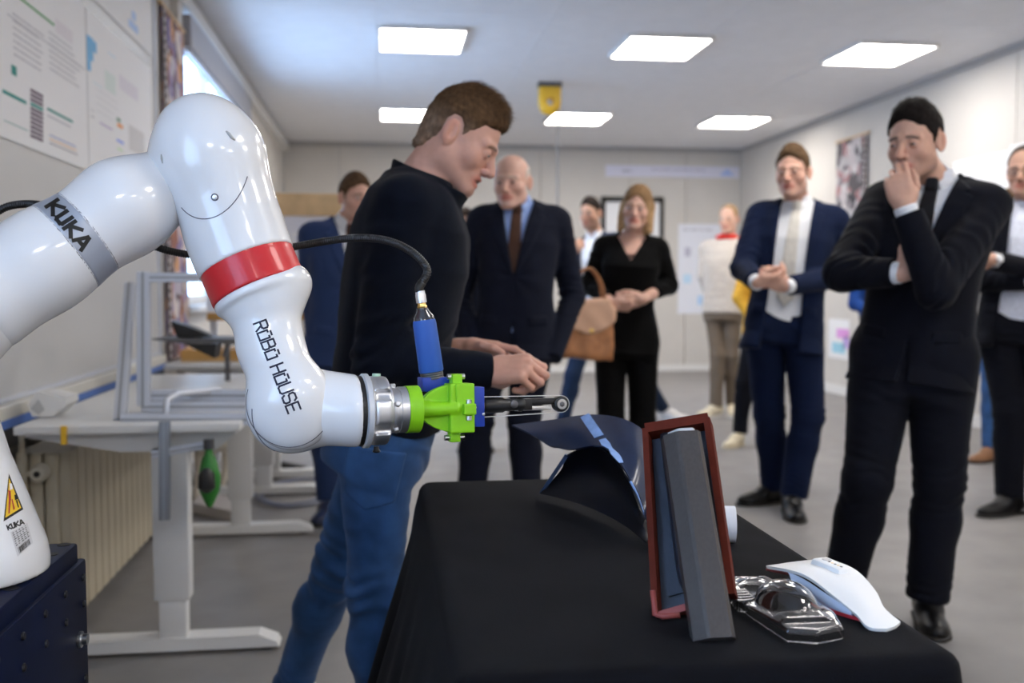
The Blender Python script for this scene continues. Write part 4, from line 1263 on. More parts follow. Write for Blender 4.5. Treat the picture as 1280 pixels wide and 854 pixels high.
patch(f_base, bn, [A_(16, 667), A_(40, 655), A_(47.5, 682), A_(25, 699)], 8, mat('label_grey', (.60, .60, .62), .5), 'rating_plate', .0003)
rg = random.Random(4)
tl = MB()
for r_ in range(7):
    for k in range(5):
        s0 = .08 + k * .18; t0 = .06 + r_ * .085; w_ = rg.uniform(.05, .14)
        pp = []
        for (s, t) in ((s0, t0), (s0 + w_, t0), (s0 + w_, t0 + .035), (s0, t0 + .035)):
            top_, bot = A_(16, 667) * (1 - s) + A_(40, 655) * s, A_(25, 699) * (1 - s) + A_(47.5, 682) * s
            pp.append(top_ * (1 - t) + bot * t)
        tl.add(pp, [(0, 1, 2, 3)])
for k in range(13):
    s0 = .14 + k * .058; w_ = rg.uniform(.015, .045); pp = []
    for (s, t) in ((s0, .70), (s0 + w_, .70), (s0 + w_, .95), (s0, .95)):
        top_, bot = A_(16, 667) * (1 - s) + A_(40, 655) * s, A_(25, 699) * (1 - s) + A_(47.5, 682) * s
        pp.append(top_ * (1 - t) + bot * t)
    tl.add(pp, [(0, 1, 2, 3)])
o = mesh_obj('plate_print', march(f_base, np.array(tl.v), bn) + bn * .0007, tl.f, INKB, robot, False); o['kind'] = 'stuff'
# flange
def LA(prof, o=fl0): return [(t, r) for t, r in prof]
MB().lathe(fl0 - fx * .001, fx, [(0, .0505), (.0065, .0505)], 64).build('black_ring', BLACK_PLASTIC, robot, sharp=40)
MB().lathe(fl0 + fx * .0055, fx, [(0, .0500), (.0025, .0535), (.009, .0535), (.011, .0505)], 64).build('light_ring', mat('ring_grey', (.60, .62, .66), .4, .3), robot, sharp=40)
flr = fl0 + fx * .0165
def f_flg(P):
    q = P - flr; t = q @ fx; w = q - t[:, None] * fx; u = nrm(UPV - fx * (UPV @ fx)); b = np.cross(fx, u)
    d = cyl(P, flr, flr + fx * .026, .0505, .006)
    ang = np.arctan2(w @ b, w @ u)
    n_ = 6; a = (ang + math.pi / n_) % (2 * math.pi / n_) - math.pi / n_
    rr = np.sqrt((w * w).sum(1))
    loc = np.stack([t - .013, rr * np.sin(a), rr * np.cos(a) - .0505], 1)
    d = smax(d, -boxd(loc, (.004, 0, 0), (.016, .0085, .008), None, .006), .002)
    d = smin(d, cyl(P, flr + fx * .022, flr + fx * .032, .036, .003), .004)
    return d
sdf_obj('flange', f_flg, *bounds([flr, flr + fx * .035], .058), .0022, CASTAL, robot, sharp=35)
MB().lathe(flr + fx * .030, fx, [(0, .0315), (.004, .0335), (.007, .0335), (.0075, .032), (.013, .032), (.0135, .0335), (.024, .0335)], 48).build('flange_collar', CASTAL, robot, sharp=35)
for a in (0, 72, 144, 216, 288):
    u = nrm(UPV - fx * (UPV @ fx)); b = np.cross(fx, u); dr = math.cos(math.radians(a)) * u + math.sin(math.radians(a)) * b
    MB().lathe(flr + fx * .036 + dr * .031, dr, [(0, .0045), (.0055, .0045), (.007, .003)], 12).build('bolt', CASTAL, robot, sharp=40)
MB().lathe(flr + fx * .012 + UPV * .048, UPV, [(0, .006), (.005, .006)], 12).build('status_light', mat('lamp_pale_green', (.45, .65, .50), .4), robot, sharp=40)
MB().lathe(flr + fx * .012 - UPV * .052, -UPV, [(0, .004), (.004, .004), (.007, .006), (.009, .004)], 12).build('cable_gland', BLACK_PLASTIC, robot, sharp=40)

# ------------------------------------------------------------------ sanding tool on the flange
PXM = 1.455 / FPX
t0 = flr + fx * .0545                                           # mounting face, pixel (513, 511)
tu_ = nrm(UPV - fx * (UPV @ fx)); tb = np.cross(fx, tu_)         # up and depth of the tool (tb away from or to viewer)
tb = tb if tb @ FWD < 0 else -tb
def T(x, y, z=0.): return t0 + fx * ((x - 513) * PXM) + tu_ * ((511.5 - y) * PXM) + tb * z
TM = np.array([fx, tu_, tb])
tool = empty('belt_sander', T(560, 541), 'slim belt sander with green bracket, blue handle and round nose, held by the robot flange', 'sander')
MB().lathe(t0, fx, [(0, .0345), (17 * PXM - .001, .0345), (17 * PXM, .0335)], 64).build('mount_ring', GREEN, tool, sharp=40)
def f_br(P):
    q = (P - t0) @ TM.T / PXM                                  # in photo pixels: x right, y up, z to viewer
    x, y, z = q[:, 0], q[:, 1], q[:, 2]
    half = np.sqrt(((x - 71) / 54) ** 2 + (y / 31.) ** 2) - 1
    plate = np.maximum(half * 28, np.maximum(np.abs(z) - 6, x - 70))
    blk = boxd(q, (70, 0, 0), (16, 31, 16), None, 1.5)
    rib = np.maximum(caps(q, (14, -1, 6), (62, 0, 12), 9.5, 8.0), -z - 10)
    rib2 = caps(q, (12, 0, -6), (60, 0, -10), 10, 8)
    neck = cyl(q, (15, 0, 0), (30, 0, 0), 12)
    d = smin(np.minimum(plate, blk), smin(rib, smin(rib2, neck, 3), 3), 3)
    d = np.minimum(d, boxd(q, (66, 36, 0), (6.5, 7, 8), None, 1)); d = np.minimum(d, boxd(q, (63, -36, 0), (6.5, 7, 8), None, 1))
    d = np.minimum(d, boxd(q, (78, -1, 17), (8, 7, 6), None, 1))
    d = smax(d, -boxd(q, (61, 22, 16), (.8, 14, 2)), .3)
    return d * PXM
sdf_obj('bracket', f_br, *bounds([T(513, 460, -.03), T(605, 560, .03), T(513, 560, .03), T(605, 460, -.03)], .012), .0016, GREEN, tool, sharp=45)
for x, y in ((571.5, 472), (587, 472), (567, 549), (586, 549)):
    MB().lathe(T(x, y) - fx * .004, fx, [(0, .0042), (.008, .0042)], 12).build('bolt', METAL_STEEL, tool, sharp=40)
for y in (503, 524):
    MB().lathe(T(591, y, .018) - tu_ * .003, tu_, [(0, .0046), (.006, .0046)], 12).build('bolt', METAL_STEEL, tool, sharp=40)
MB().box(T(605.5, 510.5), (7.2 * PXM, 25 * PXM, .016), TM.T, .0008).build('blue_block', BLUEP, tool, sharp=40)
for x, y in ((600, 511), (611, 520)):
    MB().lathe(T(x, y, .016), tb, [(0, .0022), (.0014, .0022), (.002, .0012)], 10).build('screw', METAL_STEEL, tool, sharp=40)
MB().lathe(T(611, 510), fx, [(0, .0075), (.0035, .0075), (.0045, .006), (.0075, .006)], 24).build('brass_collar', BRASS, tool, sharp=40)
MB().lathe(T(616, 510), fx, [(0, .010), (.004, .0115), (.030, .0115), (.033, .0095), (.052, .0095), (.055, .011), (.060, .011), (.064, .009)], 28).build('arm_body', BLACK_PLASTIC, tool, sharp=40)
MB().box(T(651, 510), (30 * PXM, .0085, .006), TM.T, .0008).box(T(695, 507), (20 * PXM, .0048, .0045), TM.T, .0008).build('belt_arm', mat('arm_black', (.02, .02, .022), .35, .3), tool, sharp=40)
MB().box(T(682, 515.5), (25 * PXM, .0030, .005), TM.T, .0006).build('guide_bar', METAL_STEEL, tool, sharp=40)
MB().lathe(T(655, 509, .006), tb, [(0, .006), (.004, .006), (.005, .004)], 16).build('tension_knob', STEELDK, tool, sharp=40)
rl = T(722, 511)
MB().lathe(rl - tb * .008, tb, [(0, .0105), (.001, .0118), (.015, .0118), (.016, .0105)], 32).build('nose_roller', BLACK_PLASTIC, tool, sharp=40)
MB().lathe(rl + tb * .0075, tb, [(0, .0078), (.0012, .0078), (.0013, .0060), (.0006, .0056)], 28).build('roller_ring', METAL_STEEL, tool, sharp=40)
MB().lathe(rl + tb * .0072, tb, [(0, .0042), (.0022, .0042), (.0028, .003)], 6).build('roller_screw', STEELDK, tool, sharp=40)
BELT = mat('abrasive_belt', (.62, .60, .58), .8, bump=.3, bscale=2500)
bp_ = [T(613, 501), T(712, 502.5)]; bq = [T(613, 524.5), T(700, 524.5)]
loop = [T(613, 498.5)] + [T(722 + 11.4 * math.sin(a), 511 - 11.4 * math.cos(a)) for a in np.linspace(0, math.pi, 14)] + [T(613, 525)]
bm_ = MB()
for a, b in zip(loop[:-1], loop[1:]):
    n_ = nrm(np.cross(b - a, tb)) * .0006
    bm_.add([a - tb * .006, a + tb * .006, b + tb * .006, b - tb * .006, a - tb * .006 + n_, a + tb * .006 + n_, b + tb * .006 + n_, b - tb * .006 + n_], [(0, 1, 2, 3), (7, 6, 5, 4), (0, 4, 5, 1), (1, 5, 6, 2), (2, 6, 7, 3), (3, 7, 4, 0)])
bm_.build('abrasive_belt', BELT, tool)
# the blue handle stands up behind the bracket
h0, h1 = T(556, 478, -.030), T(545, 398, -.030); hd = nrm(h1 - h0); hl = np.linalg.norm(h1 - h0)
MB().box(T(557, 482, -.030), (18 * PXM, 9 * PXM, .016), TM.T, .0015).build('handle_base', BLUEP, tool, sharp=40)
kp = [(0, .0172)]
for i in range(1, 8): kp += [(i * .0016, .0168 + .0006 * (i % 2))]
MB().lathe(h0 + hd * .003, hd, kp, 48).build('knurled_ring', mat('knurl_dark', (.10, .10, .105), .35, .8), tool, sharp=25)
MB().lathe(h0 + hd * .014, hd, [(0, .0178), (.002, .0185), (hl - .022, .0176), (hl - .016, .0165)], 40).build('handle', BLUEH, tool, sharp=40)
MB().lathe(h1 - hd * .003, hd, [(0, .0160), (.006, .0150), (.014, .0095), (.019, .0085)], 32).build('handle_cap', mat('smoked_plastic', (.03, .03, .035), .12, coat=.5), tool, sharp=40)
MB().lathe(h1 + hd * .015, hd, [(0, .0062), (.003, .0075), (.006, .0062), (.010, .006)], 6).build('brass_fitting', BRASS, tool, sharp=30)
MB().lathe(h1 + hd * .024, hd, [(0, .0078), (.012, .0078), (.0135, .0072), (.018, .0072)], 24).build('ferrule', CASTAL, tool, sharp=40)
he = h1 + hd * .040
zz = lambda x, y, d: at(x, y, d)
path = spline([he, he + hd * .008, zz(534, 338, 1.495), zz(516, 316, 1.505), zz(484, 301, 1.52), zz(446, 297.5, 1.53), zz(405, 302, 1.54), zz(365, 309, 1.545), zz(318, 317, 1.55), zz(262, 320, 1.545), zz(222, 316, 1.53), zz(186, 305, 1.51), zz(120, 275, 1.48), zz(60, 258, 1.47), zz(20, 256, 1.47), zz(-8, 268, 1.46), zz(-40, 300, 1.45)], 60)
seg = np.linalg.norm(np.diff(path, axis=0), axis=1); cum = np.concatenate([[0], np.cumsum(seg)])
nn = int(cum[-1] / .0011); tt = np.linspace(0, cum[-1], nn)
path = np.stack([np.interp(tt, cum, path[:, k]) for k in range(3)], 1)
hose = empty('air_hose', path[len(path) // 2], 'black ribbed air hose arching from the sander handle behind the robot arm', 'hose')
MB().tube(list(path), [.0058 + .0007 * math.sin(i * 2.0) for i in range(nn)], 10).build('hose_jacket', mat('hose_black', (.022, .022, .024), .38, .25), hose, True)
MB().tube([path[i] for i in range(0, 18, 3)], .0068, 12).build('hose_sleeve', mat('hose_sleeve_black', (.012, .012, .012), .5), hose, True)

# ------------------------------------------------------------------ pedestal
PEDM = mat('pedestal_paint', (.0025, .007, .032), .5, noise=.2, nscale=20, bump=.05, bscale=300, spec=.14)
PX0, PX1, PY0, PY1 = -1.02, -.452, .80, 1.525
ped = empty('pedestal', ((PX0 + PX1) / 2, (PY0 + PY1) / 2, 0), 'dark blue steel pedestal with drilled top plate under the robot arm', 'pedestal')
MB().span((PX0, PY0, .735), (PX1, PY1, .770), .004).build('top_plate', PEDM, ped, sharp=40)
MB().span((PX0 + .02, PY0 + .02, 0), (PX1 - .012, PY1 - .012, .735)).build('column', PEDM, ped)
MB().span((PX1 - .012, PY0, .45), (PX1 + .006, PY1 + .018, .742), .004).build('side_plate', PEDM, ped, sharp=40)
for px, py in ((80, 681), (64, 693), (14, 736)):
    c = onplane(px, py, 2, .7702); MB().lathe((c[0], c[1], .765), (0, 0, 1), [(0, .0095), (.0056, .0095)], 20).build('bolt_hole', INKB, ped, sharp=40)
bolt = MB().lathe((0, 0, 0), (1, 0, 0), [(0, .0055), (.004, .0055), (.0055, .0045)], 12).build('bolt', mat('bolt_dark', (.02, .022, .03), .4, .6), None, sharp=40); bmesh_ = bolt.data; bpy.data.objects.remove(bolt)
for z in (.712, .672, .56):
    for k in range(9):
        y = PY0 + .06 + k * .083
        o = bpy.data.objects.new('bolt', bmesh_); COL.objects.link(o); o.parent = ped; o.location = V3(PX1 + .006, y, z) - wloc(ped)
c = at(107, 787, 1.50)
MB().lathe((PX1 + .004, 1.50, c[2]), (1, 0, 0), [(0, .012), (.006, .012), (.007, .008), (.014, .008)], 16).build('release_knob', METAL_STEEL, ped, sharp=40)

# ------------------------------------------------------------------ display table and cloth
TX0, TX1, TY0, TY1, TZ = .065, .612, .955, 1.985, .76
tb_ = empty('display_table', ((TX0 + TX1) / 2, (TY0 + TY1) / 2, 0), 'low display table hidden under the black cloth', 'table')
MB().span((TX0 + .022, TY0 + .022, TZ - .030), (TX1 - .022, TY1 - .022, TZ - .006)).build('tabletop', WOOD, tb_)
for x in (TX0 + .05, TX1 - .05):
    for y in (TY0 + .05, TY1 - .05): MB().span((x - .02, y - .02, 0), (x + .02, y + .02, TZ - .03)).build('leg', STEELDK, tb_)
CLOTH = mat('black_cloth', (.0036, .0038, .0056), .85, sheen=.02, noise=.15, nscale=30, bump=.45, bscale=700, spec=.09)
npz = 320; rad = .03; v = []
def perim(k):
    """point on the rounded rectangle and its outward normal"""
    w, h = TX1 - TX0 - 2 * rad, TY1 - TY0 - 2 * rad; L = 2 * (w + h) + 2 * math.pi * rad; s = L * k / npz
    cx, cy = TX0 + rad, TY0 + rad
    for (ox, oy, dx, dy, nx, ny, ln, ccx, ccy, a0) in ((cx, TY0, 1, 0, 0, -1, w, cx + w, cy, -90), (TX1, cy, 0, 1, 1, 0, h, cx + w, cy + h, 0), (cx + w, TY1, -1, 0, 0, 1, w, cx, cy + h, 90), (TX0, cy + h, 0, -1, -1, 0, h, cx, cy, 180)):
        if s < ln: return V3(ox + dx * s, oy + dy * s, 0), V3(nx, ny, 0)
        s -= ln
        if s < math.pi * rad / 2:
            a = math.radians(a0) + s / rad; n_ = V3(math.cos(a), math.sin(a), 0); return V3(ccx, ccy, 0) + n_ * rad, n_
        s -= math.pi * rad / 2
    return V3(cx, TY0, 0), V3(0, -1, 0)
PR = [perim(k) for k in range(npz)]; cen = V3((TX0 + TX1) / 2, (TY0 + TY1) / 2, 0)
rings = [('t', f) for f in (.04, .2, .35, .5, .62, .73, .82, .89, .94, .975)] + [('r', a) for a in (0, 22, 45, 68, 90)] + [('s', d) for d in np.linspace(.03, .70, 22)]
for kind, val in rings:
    for k, (p, n_) in enumerate(PR):
        e = .022
        if kind == 't':
            q = cen + (p - n_ * e - cen) * val; z = TZ + .0010 * math.sin(q[0] * 37 + 2 * math.sin(q[1] * 9)) * math.sin(q[1] * 23 + q[0] * 11)
        elif kind == 'r':
            a = math.radians(val); q = p - n_ * e * (1 - math.sin(a)); z = TZ - e * (1 - math.cos(a))
        else:
            u = val / .70; th = k / npz * 2 * math.pi
            fold = math.sin(th * 13 + 1.2 * math.sin(th * 3)) * .6 + math.sin(th * 21 + 2) * .4
            flare = .05 * u + .035 * u * u + fold * .042 * u * min(1, val * 5)
            if n_[0] < -.3: flare += .10 * u ** .8 * max(0, min(1, (TY1 - p[1]) / .25 + .35))
            if n_[1] > .5: flare = max(.015 * u, flare * .3)
            q = p + n_ * (.002 + flare); z = TZ - e - val
        v.append((q[0], q[1], max(z, .012)))
f = []
for i in range(len(rings) - 1):
    for k in range(npz): f.append((i * npz + k, i * npz + (k + 1) % npz, (i + 1) * npz + (k + 1) % npz, (i + 1) * npz + k))
f.append(tuple(range(npz)))
cl = MB(); cl.v = v; cl.f = f; cl.c = [(1, 1, 1)] * len(v)
clo = cl.build('tablecloth', CLOTH, None, True)
tag(clo, 'black cloth draped to the floor over the display table in the foreground', 'tablecloth')

def sheet(rows, th, name, m, parent, sub=8, nside=1):
    """a smooth thick sheet through a grid of points"""
    rows = [spline(r, sub) for r in rows]; cols = np.array(rows)
    grid = np.array([spline(cols[:, j], sub) for j in range(cols.shape[1])])    # [col][row]
    nc, nr_ = grid.shape[:2]
    du = np.gradient(grid, axis=0); dv = np.gradient(grid, axis=1); n_ = np.cross(du, dv); n_ /= np.linalg.norm(n_, axis=2, keepdims=True) + 1e-12
    a = grid; b = grid - n_ * th * nside
    v = np.concatenate([a.reshape(-1, 3), b.reshape(-1, 3)]); N_ = nc * nr_; f = []
    for i in range(nc - 1):
        for j in range(nr_ - 1):
            q = (i * nr_ + j, (i + 1) * nr_ + j, (i + 1) * nr_ + j + 1, i * nr_ + j + 1); f.append(q); f.append(tuple(N_ + x for x in q[::-1]))
    for i in range(nc - 1):
        for j in (0, nr_ - 1): q = (i * nr_ + j, (i + 1) * nr_ + j, N_ + (i + 1) * nr_ + j, N_ + i * nr_ + j); f.append(q)
    for j in range(nr_ - 1):
        for i in (0, nc - 1): q = (i * nr_ + j, i * nr_ + j + 1, N_ + i * nr_ + j + 1, N_ + i * nr_ + j); f.append(q)
    mb = MB(); mb.v = [tuple(x) for x in v]; mb.f = f; mb.c = [(1, 1, 1)] * len(v)
    return mb.build(name, m, parent, sharp=50), grid, n_
# ------------------------------------------------------------------ dark curved composite panel
COMP = mat('composite_dark', (.012, .022, .055), .34, coat=.2, noise=.15, nscale=60, spec=.5)
TAPE = mat('masking_tape_blue', (.20, .33, .62), .6, noise=.15, nscale=60)
fr_ = empty('composite_panel', onplane(760, 650, 2, TZ), 'dark curved composite panel with strips of blue tape, arching over the black cloth', 'panel')
rows = [[at(640, 536, 1.84), at(690, 529.5, 1.82), at(745, 523, 1.77), at(793, 535, 1.70), at(824, 575, 1.66), at(842, 660, 1.575)],
        [at(662, 546, 1.79), at(700, 544, 1.77), at(750, 544, 1.71), at(795, 570, 1.63), at(818, 620, 1.60), at(832, 690, 1.435)],
        [at(690, 560, 1.76), at(712, 566, 1.72), at(756, 564, 1.65), at(788, 605, 1.585), at(806, 648, 1.565), at(818, 684, 1.46)]]
so, grid, gn = sheet(rows, .0035, 'shell', COMP, fr_, 16)
MB().prism([at(706, 571, 1.73), at(711, 573, 1.73), at(678, 620.5, 1.822), at(674, 619, 1.822)], (.004, .012, .0)).build('support_flange', mat('composite_edge', (.06, .10, .20), .4), fr_)
rows = [[at(707, 572, 1.735), at(733, 561, 1.695), at(758, 567, 1.652), at(788, 606, 1.588), at(812, 672, 1.515)],
        [at(700, 592, 1.785), at(733, 590, 1.745), at(764, 604, 1.690), at(790, 634, 1.600), at(810, 678, 1.490)],
        [at(676, 620, 1.822), at(708, 628, 1.768), at(742, 640, 1.692), at(780, 660, 1.580), at(808, 683, 1.470)]]
sheet(rows, .003, 'arch_shade', mat('arch_shade_black', (.004, .005, .009), .45, spec=.3), fr_, 6)  # near-black sheet closes the arch, standing in for the shade beneath it
def gp(i, j, lift=.0014):
    n_ = gn[i, j]; n_ = n_ if n_ @ (CAM - grid[i, j]) > 0 else -n_
    return grid[i, j] + n_ * (lift + (0 if gn[i, j] @ n_ > 0 else .0038)), n_
def tape(idx, half, name, rag=0.):
    tp = MB(); pts = [gp(i, j) for i, j in idx]; ws_ = [half * (1 + rag * math.sin(k * 2.3)) for k in range(len(pts))]; sd = []
    for k in range(len(pts)):
        d = nrm(pts[min(k + 1, len(pts) - 1)][0] - pts[max(k - 1, 0)][0]); sd.append(nrm(np.cross(d, pts[k][1])))
    for k in range(len(pts) - 1):
        (a, na), (b, nb) = pts[k], pts[k + 1]
        top_ = [a - sd[k] * ws_[k], a + sd[k] * ws_[k], b + sd[k + 1] * ws_[k + 1], b - sd[k + 1] * ws_[k + 1]]
        tp.add(top_ + [top_[0] - na * .001, top_[1] - na * .001, top_[2] - nb * .001, top_[3] - nb * .001], [(0, 1, 2, 3), (4, 7, 6, 5), (0, 4, 5, 1), (2, 6, 7, 3), (1, 5, 6, 2), (3, 7, 4, 0)])
    return tp.build(name, TAPE, fr_)
def near_ij(px, py):
    r = nrm(at(px, py, 1.) - CAM); v = grid - CAM; c_ = (v / np.linalg.norm(v, axis=2, keepdims=True)) @ r
    return np.unravel_index(np.argmax(c_), c_.shape)
def run(p0, p1, n): return list(dict.fromkeys(tuple(int(x) for x in near_ij(p0[0] + (p1[0] - p0[0]) * k / n, p0[1] + (p1[1] - p0[1]) * k / n)) for k in range(n + 1)))
tape(run((733, 525), (750, 551), 3), .0085, 'tape_strip')
tape(run((753, 556), (775, 585), 5), .0060, 'torn_tape', .4)
rim = [grid[i, -1] + nrm(CAM - grid[i, -1]) * .002 for i in range(48, 81)]
MB().tube(rim, [.0022 - .0009 * k / 32 for k in range(33)], 6).build('edge_tape', TAPE, fr_, True)

# ------------------------------------------------------------------ red-rimmed mould leaning with the grey bar in it
MRED = mat('mould_red', (.10, .017, .009), .75, noise=.2, nscale=40, bump=.1, bscale=300, spec=.15)
MPINK = mat('mould_lip', (.30, .06, .05), .45)
MBLUE = mat('mould_inner', (.016, .021, .036), .35, .2)
mo_ = empty('mould_frame', onplane(862, 770, 2, TZ), 'upright mould with red rim standing on the black cloth, grey bar leaning in it', 'mould')
c4 = [at(806, 535, 1.285), at(883, 522, 1.265), at(914, 742, 1.16), at(819, 770, 1.170)]
mn = nrm(np.cross(c4[1] - c4[0], c4[3] - c4[0])); mn = mn if mn @ FWD > 0 else -mn       # away from viewer
def bar(a, b, w, dep, name, m):
    d = nrm(b - a); s_ = nrm(np.cross(d, mn)); return MB().prism([a - s_ * w, a + s_ * w, a + s_ * w + mn * dep, a - s_ * w + mn * dep], b - a).build(name, m, mo_)
bar(c4[0], c4[1] + nrm(c4[1] - c4[0]) * .002, .0065, .030, 'rim_top', MRED); bar(c4[1], c4[2], .0042, .030, 'rim_side', MRED); bar(c4[0], c4[3], .0038, .030, 'rim_side', MRED)
bar(c4[3], c4[3] * .6 + c4[2] * .4, .004, .030, 'rim_bottom', MPINK)
MB().prism([x + mn * .026 for x in c4], mn * .004).build('back_plate', mat('mould_back', (.03, .035, .05), .4, .3), mo_)
ip = lambda s, t, dz=0: (c4[0] * (1 - s) + c4[1] * s) * (1 - t) + (c4[3] * (1 - s) + c4[2] * s) * t + mn * dz
MB().tube(spline([ip(.30, .03, .016), ip(.33, .3, .016), ip(.36, .62, .016), ip(.40, .84, .014), ip(.52, .93, .010), ip(.64, .90, .006), ip(.66, .75, .006), ip(.55, .62, .008), ip(.46, .66, .012)], 8), .0075, 10).build('inner_ridge', MBLUE, mo_, True)
MB().prism([ip(.10, .04, .020), ip(.30, .04, .020), ip(.40, .9, .020), ip(.16, .9, .020)], mn * .006).build('inner_face', MBLUE, mo_)
lip = [at(816, 738, 1.172), at(819, 768, 1.168), at(828, 771, 1.160), at(850, 769, 1.156)]
MB().tube(lip, .0035, 8).build('rim_lip', MPINK, mo_, True)
GBAR = mat('bar_grey', (.058, .052, .050), .42, .25, noise=.12, nscale=60, stretch=(6, 6, .4), spec=.4)
g0, g1 = at(853, 545, 1.225), at(894, 803, 1.088); gd = nrm(g1 - g0); gs = nrm(RIGHT - gd * (RIGHT @ gd)); gn_ = np.cross(gd, gs); gn_ = gn_ if gn_ @ FWD > 0 else -gn_
pf = [(-.0235, .020), (-.0235, .003), (-.0100, -.006), (-.006, -.0075), (.017, -.0075), (.0215, -.003), (.0235, .004), (.0235, .020)]
br = empty('grey_bar', (g1[0], g1[1], TZ), 'long grey metal bar with chamfered front, leaning in the red-rimmed mould', 'bar')
MB().prism([g0 + gs * x + gn_ * y for x, y in pf], (g1 - g0)).build('bar_body', GBAR, br)
MB().prism([g0 + gs * x * .72 + gn_ * (y + .001) - gd * .004 for x, y in pf], gd * .006).build('bar_end_cap', mat('bar_end', (.62, .62, .64), .4, .5), br)

fr_.location.z += .004; br.location.z += .003
# white roll
c = at(905, 661, 1.515); c[2] = TZ + .0275; xa = nrm(V3(1, -.25, 0))
rl_ = empty('tape_roll', (c[0], c[1], TZ), 'small white roll lying on the black cloth behind the red-rimmed mould', 'roll')
ra = c - xa * .03
MB().lathe(ra, xa, [(0, .0272), (.001, .0276), (.045, .0276), (.0465, .0268)], 40).build('roll_body', mat('roll_white', (.62, .64, .70), .5), rl_, sharp=40)
MB().lathe(ra + xa * .0455, xa, [(0, .018), (.0012, .018), (.0013, .015)], 32).build('roll_core', mat('roll_core', (.42, .43, .46), .6), rl_, sharp=40)

# clear thermoformed cover
CLEAR = mat('clear_plastic', (.98, .99, 1.0), .02, trans=1., ior=1.5)
q0, q1 = onplane(930, 728, 2, TZ), onplane(1018, 802, 2, TZ); ca = nrm(q1 - q0); cb = np.cross(V3(0, 0, 1), ca); cc = (q0 + q1) / 2; cl_ = np.linalg.norm(q1 - q0)
cv = empty('clear_cover', cc, 'clear plastic blister-shaped cover with an oval dome, beside the red-rimmed mould', 'cover')
cM = np.array([ca, cb, (0, 0, 1)])
def f_cov0(P):
    q = (P - cc) @ cM.T; x, y, z = q[:, 0], q[:, 1], q[:, 2]
    out = poly2(x, y, [(-.5 * cl_, -.030), (-.5 * cl_, .030), (-.1 * cl_, .050), (.25 * cl_, .048), (.5 * cl_, .034), (.55 * cl_, .0), (.5 * cl_, -.032), (.1 * cl_, -.044), (-.25 * cl_, -.040)])
    slab = smax(out, np.abs(z - .006) - .006 - .004 * np.clip((x + .02) * 12, -.6, 1), .006)
    d = smin(slab, ell(q, (.020, .004, .010), (.048, .036, .030)), .006)
    d = smin(d, ell(q, (-.062, .0, .006), (.030, .022, .014)), .008)
    d = smin(d, boxd(q, (.078, 0, .010), (.014, .028, .010), None, .006), .006)
    for k in range(5):
        d = smin(d, boxd(q, (-.035 + k * .010, -.036 - k * .0008, .006), (.0025, .012, .010), None, .002), .003)
    return d
cP, cQ = sdf_mesh(f_cov0, cc - np.array([.13, .13, .012]), cc + np.array([.13, .13, .05]), .0020)
cQ = cQ[(cP[cQ][:, :, 2] > TZ + .0016).any(1)]
use = np.unique(cQ); remap = np.full(len(cP), -1); remap[use] = np.arange(len(use))
co_ = mesh_obj('cover_shell', cP[use], remap[cQ], CLEAR, cv)
sol = co_.modifiers.new('thickness', 'SOLIDIFY'); sol.thickness = .0012; sol.offset = -1

# white shell part with a red lining
WSH = mat('shell_white', (.80, .79, .77), .45, bump=.05, bscale=300)
ws = empty('white_shell_part', onplane(1050, 770, 2, TZ), 'white curved shell part with red underside near the table corner', 'part')
rows = [[at(985, 707, 1.335), at(1030, 703.5, 1.30), at(1066, 714, 1.255), at(1092, 740, 1.205), at(1104, 763, 1.168), at(1125, 781, 1.138)],
        [at(974, 709, 1.31), at(1018, 711, 1.265), at(1055, 731, 1.218), at(1081, 755, 1.175), at(1094, 776, 1.143), at(1119, 786, 1.130)],
        [at(958, 711, 1.30), at(1003, 721, 1.245), at(1043, 749, 1.195), at(1070, 771, 1.155), at(1085, 787, 1.130), at(1108, 790, 1.124)]]
sheet(rows, .004, 'shell', WSH, ws, 7)
rows = [[at(985, 716, 1.265), at(1005, 724, 1.247), at(1042, 749, 1.198), at(1066, 766, 1.165)],
        [at(990, 724, 1.258), at(1008, 736, 1.240), at(1040, 757, 1.194), at(1066, 769, 1.164)],
        [at(995, 731, 1.262), at(1012, 745, 1.245), at(1040, 763, 1.198), at(1066, 772, 1.165)]]
sheet(rows, .002, 'inner_wall', mat('inner_pale_blue', (.50, .58, .74), .5), ws, 5)
rows = [[at(1018, 752, 1.222), at(1045, 764, 1.190), at(1078, 774, 1.150)], [at(1020, 757, 1.218), at(1046, 769, 1.186), at(1078, 778, 1.148)]]
sheet(rows, .004, 'red_lining', mat('lining_red', (.38, .02, .035), .5), ws, 5)
MB().tube([at(958, 711.5, 1.30), at(975, 714, 1.30), at(990, 716, 1.30)], [.002, .0035, .0045], 8).build('hooked_tip', MPINK, ws, True)
c = at(1040, 711, 1.262); M3 = np.array([nrm(at(1060, 722, 1.24) - at(1022, 706, 1.285)), (0, 0, 0), (0, 0, 0)], float)
up_ = nrm(V3(.1, -.1, 1)); M3[2] = nrm(up_ - M3[0] * (up_ @ M3[0])); M3[1] = np.cross(M3[2], M3[0])
MB().box(c, (.025, .0145, .0085), M3.T, .006).build('sensor_pad', WSH, ws, sharp=40)
GOLD = mat('contact_gold', (.75, .55, .25), .35, .9)
for k in range(5):
    p = c + M3[0] * (-.002 + k * .005) + M3[1] * -.004 + M3[2] * .0082
    MB().lathe(p, M3[2], [(0, .0017), (.0008, .0017)], 8).build('contact', GOLD if k % 2 else INKB, ws)
MB().lathe(c - M3[0] * .010 + M3[2] * .0080, M3[2], [(0, .0065), (.0010, .006)], 14).build('sensor_window', mat('sensor_grey', (.35, .34, .36), .3), ws, sharp=40)

